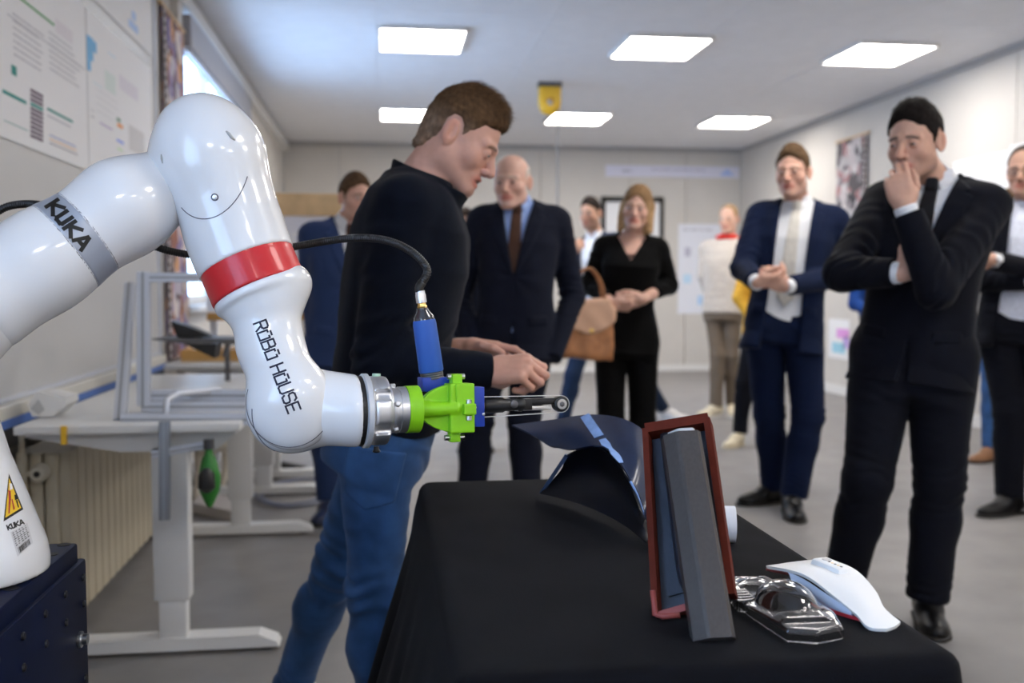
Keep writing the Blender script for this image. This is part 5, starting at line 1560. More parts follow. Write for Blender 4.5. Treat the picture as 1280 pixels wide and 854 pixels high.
# ------------------------------------------------------------------ desks on the left
DESKW = mat('desk_white', (.76, .76, .75), .4)
LEGG = mat('desk_leg_white', (.70, .70, .70), .45)
def desk(y0, y1, x0, x1, label, legs):
    r = empty('desk', ((x0 + x1) / 2, (y0 + y1) / 2, 0), label, 'desk', 'white height-adjustable desks')
    MB().span((x0, y0, .705), (x1, y1, .730), .003).build('desktop', DESKW, r, sharp=40)
    MB().span((x0 + .2, y0 + .08, .655), (x1 - .18, y1 - .08, .705)).build('under_frame', LEGG, r)
    for y in legs:
        MB().prism([(-1.08, y - .035, .705), (-1.08, y - .035, .69), (-.80, y - .035, .64), (-.52, y - .035, .64), (x1 - .02, y - .035, .69), (x1 - .02, y - .035, .705)], (0, .07, 0)).build('cross_beam', LEGG, r)
        lg = MB().span((-.715, y - .035, .17), (-.607, y + .035, .655), .004).build('leg', LEGG, r, sharp=40)
        MB().span((-.703, y - .028, .04), (-.619, y + .028, .18), .004).build('leg_inner', LEGG, lg, sharp=40)
        MB().prism([(-1.12, y - .04, .012), (-1.12, y - .04, .05), (-.40, y - .04, .052), (-.345, y - .04, .030), (-.335, y - .04, .012)], (0, .08, 0)).build('foot', DESKW, r)
        for x in (-1.08, -.38): MB().lathe((x, y, 0), (0, 0, 1), [(0, .02), (.013, .02)], 12).build('glide', BLACK_PLASTIC, r)
    return r
desk(3.10, 4.86, -1.095, -.44, 'white height-adjustable desk carrying the aluminium frame, nearest on the left', (3.19, 4.67))
desk(5.45, 6.16, -1.16, -.34, 'white height-adjustable desk beyond the aluminium frame, in front of the wood-edged pinboard', (5.55, 6.02))
# aluminium profile frame on the desk
AF = empty('aluminium_frame', (-.75, 3.35, .73), 'aluminium profile frame with an upright and slanted bar on the near desk', 'frame')
def prof(a, b, w, name='profile_bar', m=ALU, AF=AF):
    a = np.asarray(a, float); b = np.asarray(b, float); d = nrm(b - a); up_ = V3(0, 1, 0) if abs(d[1]) < .9 else V3(0, 0, 1)
    s_ = nrm(np.cross(d, up_)); t_ = np.cross(d, s_); R = np.array([s_, t_, d]).T
    h = w / 2; L = np.linalg.norm(b - a) / 2; g = h * .22
    mb = MB().box((a + b) / 2, (h, h - .003, L), R).box((a + b) / 2, (h - .003, h, L), R)
    o = mb.build(name, m, AF); o['kind'] = 'stuff'
    sl = MB()
    for s1 in (-1, 1): sl.box((a + b) / 2 + s_ * s1 * h, (.0008, g, L), R).box((a + b) / 2 + t_ * s1 * h, (g, .0008, L), R)
    q_ = sl.build('profile_slot', ALU_DARK, o); q_['kind'] = 'stuff'
    return o
pz = .755
def D_(px, py, y): return onplane(px, py, 1, y)
prof(D_(180, 507, 3.42), D_(180, 340, 3.42), .04)
prof(D_(172, 347, 3.42), D_(330, 347, 3.42), .03)
prof(D_(150, 527, 3.22), D_(163, 357, 3.60), .035)
prof(D_(152, 524, 3.20), D_(330, 524, 3.20), .035)
prof(D_(178, 508, 3.42), D_(330, 508, 3.42), .035)
prof(D_(178, 494, 3.46), D_(330, 494, 3.46), .035)
CS = empty('table_clamp', D_(206, 650, 3.06), 'grey clamp bar with a cross rod fixed to the front of the near desk', 'clamp')
prof(D_(206, 527, 3.085), D_(206, 650, 3.06), .030, 'clamp_bar', mat('profile_grey', (.30, .31, .33), .4, .7), AF=CS)
prof(D_(190, 568, 3.08), D_(262, 556, 3.08), .022, 'cross_rod', AF=CS)
MB().tube([D_(208, 528, 3.2), D_(208, 500, 3.2), D_(222, 492, 3.3), D_(275, 488, 3.5)], .010, 8).build('bent_tube', ALU, AF, True)
# green tool hanging from the cross rod
gt = empty('garden_tool', D_(261, 636, 3.06), 'green and black pointed tool hanging from the rod below the near desk', 'tool')
MB().lathe(D_(261, 556, 3.06), (0, 0, -1), [(0, .010), (.03, .012), (.04, .020), (.10, .034), (.14, .030), (.175, .014), (.19, .006)], 16).build('tool_body', mat('tool_leaf_green', (.03, .22, .03), .4), gt, sharp=40)
MB().lathe(D_(258, 585, 3.03), (0, 0, -1), [(0, .008), (.02, .024), (.06, .026), (.075, .010)], 14).build('black_grip', BLACK_PLASTIC, gt, sharp=40)
MB().lathe(D_(261, 616, 3.06), (0, 0, -1), [(0, .005), (.045, .004)], 8).build('tool_tip', STEELDK, gt)
MB().lathe(D_(261, 549, 3.06), (0, 0, -1), [(0, .016), (.030, .016)], 12).build('hanger_clip', STEELDK, gt, sharp=40)
# black angular holder behind the frame
bh = empty('instrument_stand', D_(252, 505, 4.3), 'black angular stand with a flat plate, behind the aluminium frame', 'stand')
MB().prism([D_(186, 424, 4.2), D_(298, 424, 4.5), D_(300, 431, 4.5), D_(232, 430, 4.3)], (.02, .28, .0)).build('flat_plate', mat('plate_dark', (.05, .05, .055), .45), bh)
MB().prism([D_(213, 401, 4.4), D_(222, 423, 4.4), D_(266, 421, 4.4), D_(240, 410, 4.4)], (.0, .10, .0)).build('upper_wedge', BLACK_PLASTIC, bh)
MB().prism([D_(230, 430, 4.3), D_(268, 448, 4.3), D_(271, 430, 4.3)], (.0, .14, .0)).build('lower_wedge', BLACK_PLASTIC, bh)
MB().prism([D_(282, 430, 4.45), D_(288, 430, 4.45), D_(281, 446, 4.45), D_(277, 446, 4.45)], (.0, .05, .0)).build('strut', STEELDK, bh)
MB().tube([D_(284, 428, 4.5), (D_(284, 428, 4.5)[0], 4.5, .730)], .012, 8).build('post', STEELDK, bh)
# socket box, tape flag, crumpled wipe
sb = empty('socket_box', (-1.05, 3.30, .73), 'white angled socket box on the corner of the near desk', 'box')
MB().prism([D_(34, 505, 3.3), D_(46, 490, 3.3), D_(82, 498, 3.3), D_(83, 506, 3.3), D_(66, 521, 3.3), D_(40, 521, 3.3)], (0, .13, 0)).build('box_body', WHITE, sb)
MB().prism([D_(38, 511, 3.298), D_(48, 499, 3.298), D_(56, 512, 3.298), D_(48, 519, 3.298)], (0, .004, 0)).build('socket_face', mat('socket_grey', (.50, .50, .49), .5), sb)
tf = MB().span((D_(76, 531, 3.095)[0], 3.090, D_(78, 556, 3.095)[2]), (D_(83, 531, 3.095)[0], 3.0995, .731)).build('tape_flag', YEL); tag(tf, 'orange tape flag hanging on the front edge of the near desk', 'tape')
wp = empty('paper_wipe', D_(259, 492, 3.75), 'small crumpled white wipe on the near desk', 'wipe')
c = D_(259, 494, 3.75); c[2] = .745
sdf_obj('crumpled_paper', lambda P: ell(P, c, (.035, .03, .016)) + .004 * wob(P, .03, 1), c - .06, c + .06, .006, PAPER, wp)
# radiator
RADM = mat('radiator_cream', (.50, .445, .335), .5)
rd = empty('radiator', (-1.10, 4.05, .05), 'cream ribbed radiator along the left wall beneath the grey board', 'radiator')
y = 3.36; vv = []; ff = []
nrb = 17; pitch = (4.86 - 3.36) / nrb; prf = []
for i in range(nrb): prf += [(y + (i + .06) * pitch, -1.046), (y + (i + .14) * pitch, -1.018), (y + (i + .90) * pitch, -1.016), (y + (i + .98) * pitch, -1.046)]
pl = [(-1.10, y, 0)] + [(x, yy, 0) for yy, x in prf] + [(-1.10, 4.86, 0)]
MB().prism([V3(a, b, .055) for a, b, _ in pl], (0, 0, .555)).build('front_panel', RADM, rd)
for k in range(3): MB().span((-1.175 + k * .045, 3.335, .055), (-1.137 + k * .045, 3.36, .610), .008).build('end_column', RADM, rd, sharp=40)
MB().span((-1.18, 3.36, .055), (-1.10, 4.86, .610)).build('rear_panel', RADM, rd)
MB().lathe((-1.09, 3.335, .555), (0, -1, 0), [(0, .018), (.015, .018), (.02, .030), (.05, .028), (.058, .022)], 18).build('valve', mat('valve_cream', (.55, .51, .42), .5), rd, sharp=40)
MB().lathe((-1.09, 3.277, .555), (0, -1, 0), [(0, .010), (.003, .010)], 12).build('valve_cap', BLACK_PLASTIC, rd)
MB().tube([(-1.13, 3.27, .70), (-1.13, 3.27, .02)], .009, 8).build('pipe', RADM, rd, True)
MB().tube([(-1.09, 3.30, .555), (-1.13, 3.27, .555)], .008, 8).build('pipe_branch', RADM, rd, True)
for yy in (3.6, 4.6): MB().span((-1.16, yy, 0), (-1.10, yy + .04, .06)).build('bracket', RADM, rd)
# wood-edged pinboard across the back of the far desk
pb = empty('pinboard', (-.72, 6.62, .73), 'wood-edged pinboard with pale drawings behind the far desk', 'board')
x0, x1 = XL + .12, -.20
MB().span((x0, 6.60, .97), (x1, 6.64, 1.62)).build('pin_surface', mat('pin_white', (.76, .77, .84), .7), pb)
MB().span((x0, 6.585, 1.60), (x1, 6.655, 1.745), .004).build('top_rail', WOOD, pb, sharp=40)
MB().span((x0, 6.585, .925), (x1, 6.655, .975), .004).build('bottom_rail', mat('orange_wood', (.58, .32, .10), .5), pb, sharp=40)
for x in (x0 + .03, x1 - .03): MB().span((x - .02, 6.66, 0), (x + .02, 6.70, 1.7)).build('post', ALU, pb)
rg = random.Random(12)
for k in range(4):
    xa_ = x0 + .06 + k * .24; za = 1.56 - rg.random() * .1
    MB().span((xa_, 6.596, za - .36), (xa_ + .20, 6.599, za)).build('drawing_sheet', PAPER, pb)
    m = MB()
    for t_ in text_lines(0, 0, .16, 9, .03, .008, (.55, .60, .78), k): m.add([(xa_ + .02 + t_[0], 6.595, za - .03 - t_[1]), (xa_ + .02 + t_[2], 6.595, za - .03 - t_[1]), (xa_ + .02 + t_[2], 6.595, za - .03 - t_[3]), (xa_ + .02 + t_[0], 6.595, za - .03 - t_[3])], [(0, 1, 2, 3)], t_[4])
    oo = mesh_obj('drawing_lines', m.v, m.f, PRINT, pb, False, np.array(m.c)); oo['kind'] = 'stuff'
# wooden crate pieces on the far desk
cr = empty('wooden_tray', (-.95, 5.72, .73), 'shallow wooden tray with white sheets on the far desk', 'tray')
MB().span((-1.10, 5.60, .732), (-.66, 5.85, .745)).build('tray_bottom', WOOD, cr)
for a, b in (((-1.10, 5.60, .745), (-.66, 5.615, .80)), ((-1.10, 5.835, .745), (-.66, 5.85, .80)), ((-1.10, 5.615, .745), (-1.085, 5.835, .80)), ((-.675, 5.615, .745), (-.66, 5.835, .80))):
    MB().span(a, b).build('tray_side', mat('orange_wood', (.58, .32, .10), .5), cr)
MB().span((-1.08, 5.62, .746), (-.68, 5.83, .79)).build('sheet_stack', PAPER, cr)
# black chair base, cables, pale panels and a cream stool under and behind the desks
cb_ = empty('chair_base', onplane(345, 588, 2, 0), 'black metal foot of a swivel chair on the floor behind the near desk', 'chair')
a, b = onplane(320, 578, 2, .03), onplane(380, 588, 2, .03)
MB().prism([a + (0, 0, -.028), b + (0, 0, -.028), b + (0, 0, .02), a + (0, 0, .03)], (.01, .055, 0)).build('foot_bar', BLACK_PLASTIC, cb_)
p_ = onplane(326, 578, 2, .05); MB().tube([p_, p_ + (0, .02, .52)], .022, 12).build('post', BLACK_PLASTIC, cb_, True)
MB().span((p_[0] - .20, 6.24, .55), (p_[0] + .20, 6.52, .60), .02).build('seat', BLACK_PLASTIC, cb_, sharp=40)
pts = []
for t in np.linspace(0, 6.28 * 2.6, 60):
    rr = 1 + .12 * math.sin(t * 1.7)
    c = onplane(372 + 48 * math.cos(t) * rr, 616 + 15 * math.sin(t) * rr - 5 * math.cos(t), 2, .012); c[2] = .010 + .008 * (t / 16) + .004 * math.sin(t * 3); pts.append(c)
ck = MB().tube(pts, .006, 8).build('cable_coil', mat('cable_grey', (.22, .24, .32), .5), None, True); tag(ck, 'loose coil of grey cable on the floor behind the near desk', 'cable')
fpn = MB(); q = [onplane(240, 634, 2, .03), onplane(298, 646, 2, .03), onplane(297, 626, 2, .03), onplane(250, 623, 2, .03)]
o = fpn.prism([x - (0, 0, .028) for x in q], (0, 0, .05)).build('floor_panel', mat('panel_pale', (.66, .62, .60), .6)); tag(o, 'pale flat panel lying on the floor under the near desk', 'panel')
st = empty('plastic_stool', onplane(268, 618, 2, 0), 'cream plastic stool with splayed legs under the near desk', 'stool')
CREAM = mat('cream_plastic', (.70, .64, .54), .5)
sy = onplane(268, 612, 2, 0)[1]
for (x0_, y0_), (x1_, y1_) in (((250, 566), (246, 626)), ((285, 560), (277, 612)), ((262, 560), (262, 606))):
    a = onplane(x0_, y0_, 1, sy + .05); b = onplane(x1_, y1_, 2, .0); MB().tube([a, (a + b) / 2 + (.008, 0, 0), b + (0, 0, .02), b], [.034, .024, .020, .028], 12).build('leg', CREAM, st, True)
c = onplane(270, 555, 1, sy + .08)
MB().span(c + (-.12, -.08, -.04), c + (.10, .12, .05), .03).build('seat', CREAM, st, sharp=40)
# ------------------------------------------------------------------ the figures
def R_(d): return math.radians(d)
HF = nrm(V3(FWD[0], FWD[1], 0)); HR = V3(RIGHT[0], RIGHT[1], 0); ZZ = V3(0, 0, 1)
def look(yaw, pitch=0., roll=0.):
    """head axes: yaw to the right of the view direction's reverse, pitch down, roll"""
    y, p, r = R_(yaw), R_(pitch), R_(roll)
    f = math.cos(p) * (math.sin(y) * HR - math.cos(y) * HF) - math.sin(p) * ZZ
    u = math.sin(p) * (math.sin(y) * HR - math.cos(y) * HF) + math.cos(p) * ZZ
    x = np.cross(u, f); u = u * math.cos(r) + x * math.sin(r)
    return dict(head_f=f, head_u=u)
YV = -7.33                                     # faces straight at the camera when added
def fc(a): return R_(a + YV)
def foot(px, d, ang): p = at(px, 600, d); return (V3(p[0], p[1], 0), fc(ang))
def ank(px, d, z=.10):
    p = at(px, 600, d); return V3(p[0], p[1], z)
def suit(m, shirt, bt=.36, tie=None, w=.072, open_=False, **k):
    if open_:
        v = [(-w, 1.2), (w, 1.2), (w * 1.1, .95), (w * 1.05, .45), (.10, -.5), (-.10, -.5), (-w * 1.05, .45), (-w * 1.1, .95)]
        lap = [[(s * w * 1.1, .985), (s * .125, .91), (s * .108, .885), (s * .132, .865), (s * .112, .66), (s * .076, .42), (s * w * 1.05, .45), (s * w * 1.1, .95)] for s in (-1, 1)]
    else:
        v = [(-w * .9, 1.2), (w * .9, 1.2), (w, .97), (.004, bt), (-.004, bt), (-w, .97)]
        lap = [[(s * w, .985), (s * .122, .905), (s * .104, .88), (s * .130, .862), (s * .092, .68), (s * .014, bt - .01), (0, bt), (s * w, .97)] for s in (-1, 1)]
    d = dict(kind='suit', mat=m, shirt=shirt, v=v, lapel=lap, **k)
    if not open_:
        d['button'] = (0, bt - .03)
        d.setdefault('tail', [(0, bt - .34), (.045, -.6), (-.045, -.6)])
    if tie is not None: d['tie'] = tie
    d.setdefault('flaps', [[(s * .075, .10), (s * .155, .115), (s * .155, .055), (s * .075, .04)] for s in (-1, 1)])
    return d
TROUS = lambda m, **k: dict(mat=m, r=k.pop('r', (.102, .074, .066)), fold=k.pop('fold', .004), **k)
OXF = dict(mat=LEATHER_BLACK)

# 1. man in the navy fleece, profile to the right, guiding the tool
p = dict(label='man in navy fleece jacket and blue jeans, leaning with bowed head beside the robot', scale=.97, head_scale=.885, vox=.0052, vox_head=.0026, vox_hand=.0024, vox_hair=.0026,
    pelvis=at(480, 528, 2.23), neck=at(540, 224, 2.20), face=fc(88), hunch=.028, shw=.155, neck_r=.060,
    head=at(574, 176, 2.19), head_f=.846 * RIGHT - .53 * UPV - .06 * FWD, head_u=.53 * RIGHT + .846 * UPV,
    head_par=dict(hair='crop', nape=True, top=.022, side=.005, mouth=.0045, eyes=.30, nose=.82, jaw=1.05, wide=1.0, fat=.002), hair_col=(.085, .046, .022), hair_side=(.20, .130, .088), strands=9000, strand_top=.018,
    skin=(.60, .33, .25), brow=(.12, .06, .035), stubble=.12, gaze=(0, .8, -.6),
    arms={-1: dict(el=at(472, 452, 2.04), wr=at(608, 466, 2.08), bare=-.030, pose=dict(curl=[(.85, 1.45, .8), (.95, 1.5, .8), (1.05, 1.5, .8), (1.15, 1.5, .8)], spread=.03, thumb=((.55, .7, .45), (.05, .75, .65), (-.5, .45, .45))), D=.92 * RIGHT + .12 * UPV - .25 * FWD, N=.25 * RIGHT + .62 * FWD - .72 * UPV),
          1: dict(el=at(455, 440, 2.40), wr=at(577, 438, 2.32), pose=POINT, D=.97 * RIGHT - .10 * UPV - .1 * FWD, N=-.75 * UPV - .65 * FWD)},
    knees=[at(470, 738, 2.17), at(424, 702, 2.42)], ankles=[ank(476, 2.18), at(361, 866, 2.62)],
    feet=[(V3(*ank(490, 2.17)[:2], 0), R_(70)), (V3(*at(374, 850, 2.64)[:2], 0), R_(60))],
    top=dict(kind='knit', name='fleece_jacket', mat=FLEECE, collar=(.060, .25), crad=.013, cfwd=.014, open=True), jbot=.0, grow=.020, fold=.006,
    legs=dict(mat=DENIM, r=(.086, .060, .050), fold=.0045, vox=.0055, pocket=(at(468, 594, 2.13), (.062, .068))), waist=.14, shoes=dict(mat=SNEAKER_WHITE, solemat=SNEAKER_WHITE))
make_person('person', p); PRES = p

# 2. man in the black suit on the right, hand at his mouth
p = dict(label='dark-haired man in a midnight suit, hand at his mouth, nearest on the right', scale=1.03, head_scale=1.05, shw=.166, vox=.0058, vox_head=.0032, vox_hand=.0030,
    pelvis=at(1142, 440, 3.38), neck=at(1172, 222, 3.40), face=fc(-32), **look(-46, 9),
    head=at(1144, 180, 3.33), head_par=dict(hair='short', top=.018, side=.007, eyes=.55, nose=1.0, jaw=1.04), hair_col=(.012, .009, .008), strands=4000, strand_top=.008,
    skin=(.58, .335, .245), brow=(.015, .010, .008), stubble=.42, gaze=(-.1, 1, -.2),
    arms={-1: dict(el=at(1053, 342, 3.28), wr=at(1127, 341, 3.14), pose=GRIP, D=.80 * RIGHT + .45 * UPV + .15 * FWD, N=.9 * FWD + .1 * UPV),
          1: dict(el=at(1170, 362, 3.08), wr=at(1131, 258, 3.09), pose=MOUTH, D=.93 * UPV - .22 * RIGHT + .08 * FWD, N=.75 * FWD + .35 * RIGHT)},
    knees=[at(1084, 600, 3.34), at(1174, 600, 3.34)], ankles=[ank(1056, 3.46), ank(1163, 3.36)],
    feet=[foot(1056, 3.44, -25), foot(1163, 3.37, -12)],
    top=suit(SUIT_DARK, SHIRT_WHITE, .40, TIE_BLACK), jbot=-.20, hem=(.188, .132), legs=TROUS(SUIT_DARK, r=(.116, .078, .068), k=.06, low=-.26), shoes=OXF, fold=.005)
make_person('person', p); RMAN = p

# 3. man in the navy suit with clasped hands
p = dict(label='tall man in an open navy suit with an ivory tie, hands clasped', scale=1.05, vox=.0080, vox_head=.0036, vox_hand=.0036,
    pelvis=at(980, 404, 5.05), neck=at(999, 250, 5.08), face=fc(-20), **look(-30, 3),
    head=at(991, 217, 5.02), head_par=dict(hair='short', top=.022, side=.006, eyes=.7), hair_col=(.10, .060, .032), skin=(.62, .36, .27), brow=(.10, .055, .03), stubble=.12,
    arms={-1: dict(el=at(929, 335, 5.0), wr=at(946, 353, 4.74), pose=CLASP, D=.9 * RIGHT + .1 * UPV - .2 * FWD, N=.5 * FWD + .6 * UPV),
          1: dict(el=at(1050, 345, 5.02), wr=at(984, 358, 4.74), pose=CLASP, D=-.88 * RIGHT + .35 * UPV - .1 * FWD, N=.7 * FWD + .2 * UPV)},
    knees=[at(961, 517, 5.14), at(1010, 519, 5.0)], ankles=[ank(968, 5.26), ank(993, 5.02)],
    feet=[foot(964, 5.26, -72), foot(990, 4.98, -6)],
    top=suit(SUIT_NAVY, SHIRT_WHITE, tie=TIE_IVORY, open_=True), jbot=-.24, hem=(.188, .132), legs=TROUS(SUIT_NAVY), shoes=OXF, fold=.005, cuff=.04)
make_person('person', p)

# 4. woman in black
p = dict(label='woman with long blonde hair in black V-neck top and trousers', scale=.95, profile=FEMALE, vox=.0080, vox_head=.0036, vox_hand=.0036, shw=.150, grow=.012,
    pelvis=at(783, 424, 5.2), neck=at(790, 290, 5.22), face=fc(-6), **look(-14, 2, 6),
    head=at(796, 262, 5.17), head_par=dict(hair='long', fall=.11, wide=.95, jaw=.9, nose=.85, lips=1.1), hair_col=(.22, .13, .065), hair_side=(.46, .29, .15), skin=(.66, .40, .31), brow=(.22, .13, .07),
    arms={-1: dict(el=at(737, 357, 5.24), wr=at(766, 380, 5.02), pose=CLASP, D=.92 * RIGHT - .1 * UPV - .15 * FWD, N=.55 * FWD + .5 * UPV, bare=.05),
          1: dict(el=at(836, 357, 5.24), wr=at(803, 374, 5.02), pose=CLASP, D=-.92 * RIGHT - .15 * UPV - .1 * FWD, N=.7 * FWD + .3 * UPV, bare=.11)},
    knees=[at(764, 530, 5.16), at(803, 530, 5.2)], ankles=[ank(764, 5.2), ank(800, 5.25)], feet=[foot(764, 5.18, -12), foot(800, 5.22, 12)],
    top=dict(kind='knit', name='v_neck_top', mat=BLACK_KNIT, vneck=[(-.088, 1.2), (.088, 1.2), (.078, .96), (0, .70), (-.078, .96)]), jbot=-.16, hem=(.175, .125), legs=TROUS(BLACK_KNIT, r=(.092, .072, .070)), shoes=OXF, fold=.003)
make_person('person', p); WOM = p

# 5. older man in the charcoal suit
p = dict(label='bald older man in a dark suit, light blue shirt and brown tie', scale=1.0, vox=.0078, vox_head=.0036, vox_hand=.0040,
    pelvis=at(644, 416, 4.6), neck=at(649, 252, 4.64), face=fc(-6), **look(-17, 5),
    head=at(640, 229, 4.58), head_scale=1.03, head_par=dict(hair='balding', side=.004, top=.0, eyes=.6, fat=.002, wide=1.02), hair_col=(.60, .54, .48), skin=(.68, .41, .32), brow=(.50, .38, .30),
    arms={-1: dict(el=at(573, 372, 4.66), wr=at(594, 448, 4.52), hide=True), 1: dict(el=at(716, 372, 4.68), wr=at(690, 448, 4.52), hide=True)},
    knees=[at(596, 525, 4.56), at(655, 525, 4.58)], ankles=[ank(588, 4.6), ank(660, 4.62)], feet=[foot(586, 4.56, -14), foot(662, 4.58, 12)],
    top=suit(SUIT_GREY, SHIRT_BLUE, .42, TIE_BROWN), jbot=-.22, hem=(.188, .135), legs=TROUS(SUIT_GREY), shoes=OXF, fold=.005)
make_person('person', p)

# 6. man behind the woman, hand at his collar
p = dict(label='dark-haired man behind the woman, hand raised to his collar', scale=1.02, vox=.011, vox_head=.0062, vox_hand=.005,
    pelvis=at(752, 386, 7.9), neck=at(744, 293, 7.95), face=fc(-35), **look(-30, 4),
    head=at(738, 268, 7.9), head_par=dict(hair='short', top=.016, side=.005), hair_col=(.02, .014, .012), skin=(.52, .30, .21), brow=(.02, .015, .01), stubble=.5,
    arms={-1: dict(el=at(707, 345, 7.8), wr=at(714, 318, 7.62), pose=GRIP, D=.75 * UPV + .6 * RIGHT, N=.8 * FWD + .3 * RIGHT), 1: dict(el=at(785, 345, 7.9), wr=at(770, 380, 7.7), hide=True)},
    knees=[at(716, 470, 7.8), at(800, 465, 8.1)], ankles=[ank(704, 7.8), ank(828, 8.55)], feet=[foot(700, 7.75, -35), foot(834, 8.52, 62)],
    top=suit(mat('suit_blue', (.012, .022, .055), .85), SHIRT_WHITE, open_=True), jbot=-.12, legs=dict(mat=DENIM_DARK, r=(.085, .064, .055), fold=.003), shoes=dict(mat=SNEAKER_WHITE, solemat=SNEAKER_WHITE))
make_person('person', p)

# 7. man in blue suit behind the fleece man's back
p = dict(label='brown-haired man in a blue suit, half hidden behind the man in fleece', scale=.96, vox=.0085, vox_head=.0048, vox_hand=.0045,
    pelvis=at(424, 427, 5.02), neck=at(432, 276, 5.04), face=fc(28), **look(38, 4),
    head=at(444, 249, 5.01), head_par=dict(hair='short', top=.020, side=.007), hair_col=(.085, .050, .028), skin=(.60, .35, .27), brow=(.08, .05, .03),
    arms={-1: dict(el=at(387, 358, 5.06), wr=at(394, 420, 4.94), hide=True), 1: dict(el=at(470, 350, 5.06), wr=at(460, 415, 4.92), hide=True)},
    knees=[at(405, 530, 4.96), at(440, 530, 4.98)], ankles=[ank(412, 4.94), ank(446, 5.02)], feet=[foot(410, 4.90, -10), foot(446, 4.98, 20)],
    top=suit(mat('suit_bright_navy', (.010, .030, .105), .8, sheen=.1), SHIRT_WHITE, .42, TIE_BROWN), jbot=-.22, hem=(.19, .14), legs=TROUS(mat('suit_bright_navy')), shoes=dict(mat=mat('shoe_navy', (.012, .02, .06), .4)), fold=.005)
make_person('person', p)

# 8. man in the beige sweater by the back wall
p = dict(label='man in beige sweater and khaki trousers, red scarf at his neck', scale=1.03, vox=.011, vox_head=.0062, vox_hand=.0055,
    pelvis=at(904, 386, 8.8), neck=at(909, 297, 8.84), face=fc(-28), **look(-32, 2),
    head=at(911, 275, 8.8), head_par=dict(hair='receding', top=.010, side=.005), hair_col=(.34, .22, .12), skin=(.66, .40, .30), brow=(.3, .2, .12),
    arms={-1: dict(el=at(880, 345, 8.9), wr=at(892, 386, 8.9), hide=True), 1: dict(el=at(938, 345, 8.9), wr=at(925, 386, 8.9), hide=True)},
    knees=[at(897, 445, 8.76), at(914, 445, 8.76)], ankles=[ank(894, 8.8), ank(914, 8.9)], feet=[foot(892, 8.78, -60), foot(914, 8.86, -10)],
    top=dict(kind='knit', name='sweater', mat=BEIGE_KNIT), jbot=-.08, legs=TROUS(KHAKI, r=(.080, .062, .055)), shoes=dict(mat=SNEAKER_CREAM, solemat=SNEAKER_WHITE), fold=.004)
make_person('person', p)
c = p['_nbot'] + .02 * ZZ; B_ = p['_B']
sdf_obj('scarf', lambda P: np.sqrt((np.sqrt(((P - c) @ B_.X) ** 2 + ((P - c) @ B_.F - .012) ** 2) - .075) ** 2 + ((P - c) @ B_.U - .02) ** 2) - .026 + .006 * wob(P, .06, 1), c - .15, c + .15, .009, RED_CLOTH, p['_root'])

# 9. short person in mustard behind the navy suit
p = dict(label='short person in mustard jacket and cream shoes, hidden behind the navy suit', scale=.90, vox=.012, vox_head=.007, vox_hand=.006, profile=FEMALE, shw=.15,
    pelvis=at(956, 414, 7.2), neck=at(960, 318, 7.22), face=fc(-25), **look(-40, 4),
    head=at(962, 294, 7.2), head_par=dict(hair='short', top=.02, side=.012), hair_col=(.05, .03, .02), skin=(.60, .36, .27),
    arms={-1: dict(el=at(924, 372, 7.2), wr=at(940, 398, 7.1), hide=True), 1: dict(el=at(992, 372, 7.2), wr=at(984, 398, 7.1), hide=True)},
    knees=[at(930, 480, 7.18), at(966, 480, 7.18)], ankles=[ank(924, 7.2), ank(968, 7.24)], feet=[foot(920, 7.16, -40), foot(974, 7.2, 15)],
    top=dict(kind='knit', name='mustard_jacket', mat=MUSTARD), jbot=-.06, legs=TROUS(SUIT_DARK, r=(.085, .066, .060)), shoes=dict(mat=SNEAKER_CREAM, solemat=SNEAKER_CREAM))
make_person('person', p)

# 10. man at the right edge, arms crossed
p = dict(label='man with glasses in a black jacket, arms crossed, at the right edge', scale=1.03, vox=.0085, vox_head=.0045, vox_hand=.004,
    pelvis=at(1272, 404, 5.0), neck=at(1290, 248, 5.02), face=fc(-30), **look(-38, 3),
    head=at(1281, 216, 4.97), head_par=dict(hair='receding', top=.006, side=.004, eyes=.7), hair_col=(.10, .08, .07), skin=(.54, .31, .225), brow=(.06, .05, .045), stubble=.25,
    arms={-1: dict(el=at(1227, 350, 5.0), wr=at(1292, 352, 4.78), pose=GRIP, D=.9 * RIGHT + .2 * UPV, N=.9 * FWD), 1: dict(el=at(1322, 345, 4.90), wr=at(1240, 325, 4.74), pose=GRIP, D=-.6 * RIGHT - .1 * UPV + .7 * FWD, N=.9 * FWD + .3 * RIGHT)},
    knees=[at(1262, 515, 4.98), at(1300, 515, 4.98)], ankles=[ank(1262, 5.02), ank(1305, 5.0)], feet=[foot(1262, 5.0, -70), foot(1310, 4.9, -20)],
    top=suit(SUIT_DARK, SHIRT_BLUE if False else fabric('pale_shirt', (.66, .70, .82), .7), open_=True), jbot=-.22, hem=(.20, .14), legs=TROUS(SUIT_DARK), shoes=OXF, fold=.005)
make_person('person', p)
frh = p['_frh']; gl = empty('glasses', frh((0, .1, .0)), None); gl.parent = p['_root']; gl.location = V3(*frh((0, .1, 0))) - wloc(p['_root'])
for s in (-1, 1):
    MB().tube([frh((s * (.032 + .022 * math.cos(a)), .098 - .006 * abs(math.cos(a)), .002 + .017 * math.sin(a))) for a in np.linspace(0, 6.2832, 21)], .0022, 6).build('lens_rim', BLACK_PLASTIC, gl, True)
    MB().tube([frh((s * .054, .092, .006)), frh((s * .076, .02, .010)), frh((s * .080, -.015, .004))], .002, 6).build('temple', BLACK_PLASTIC, gl, True)
MB().tube([frh((-.010, .100, .004)), frh((0, .104, .008)), frh((.010, .100, .004))], .002, 6).build('nose_bridge', BLACK_PLASTIC, gl, True)
a_ = p['_arms'][1]; fd = nrm(a_['wr'] - a_['el'])
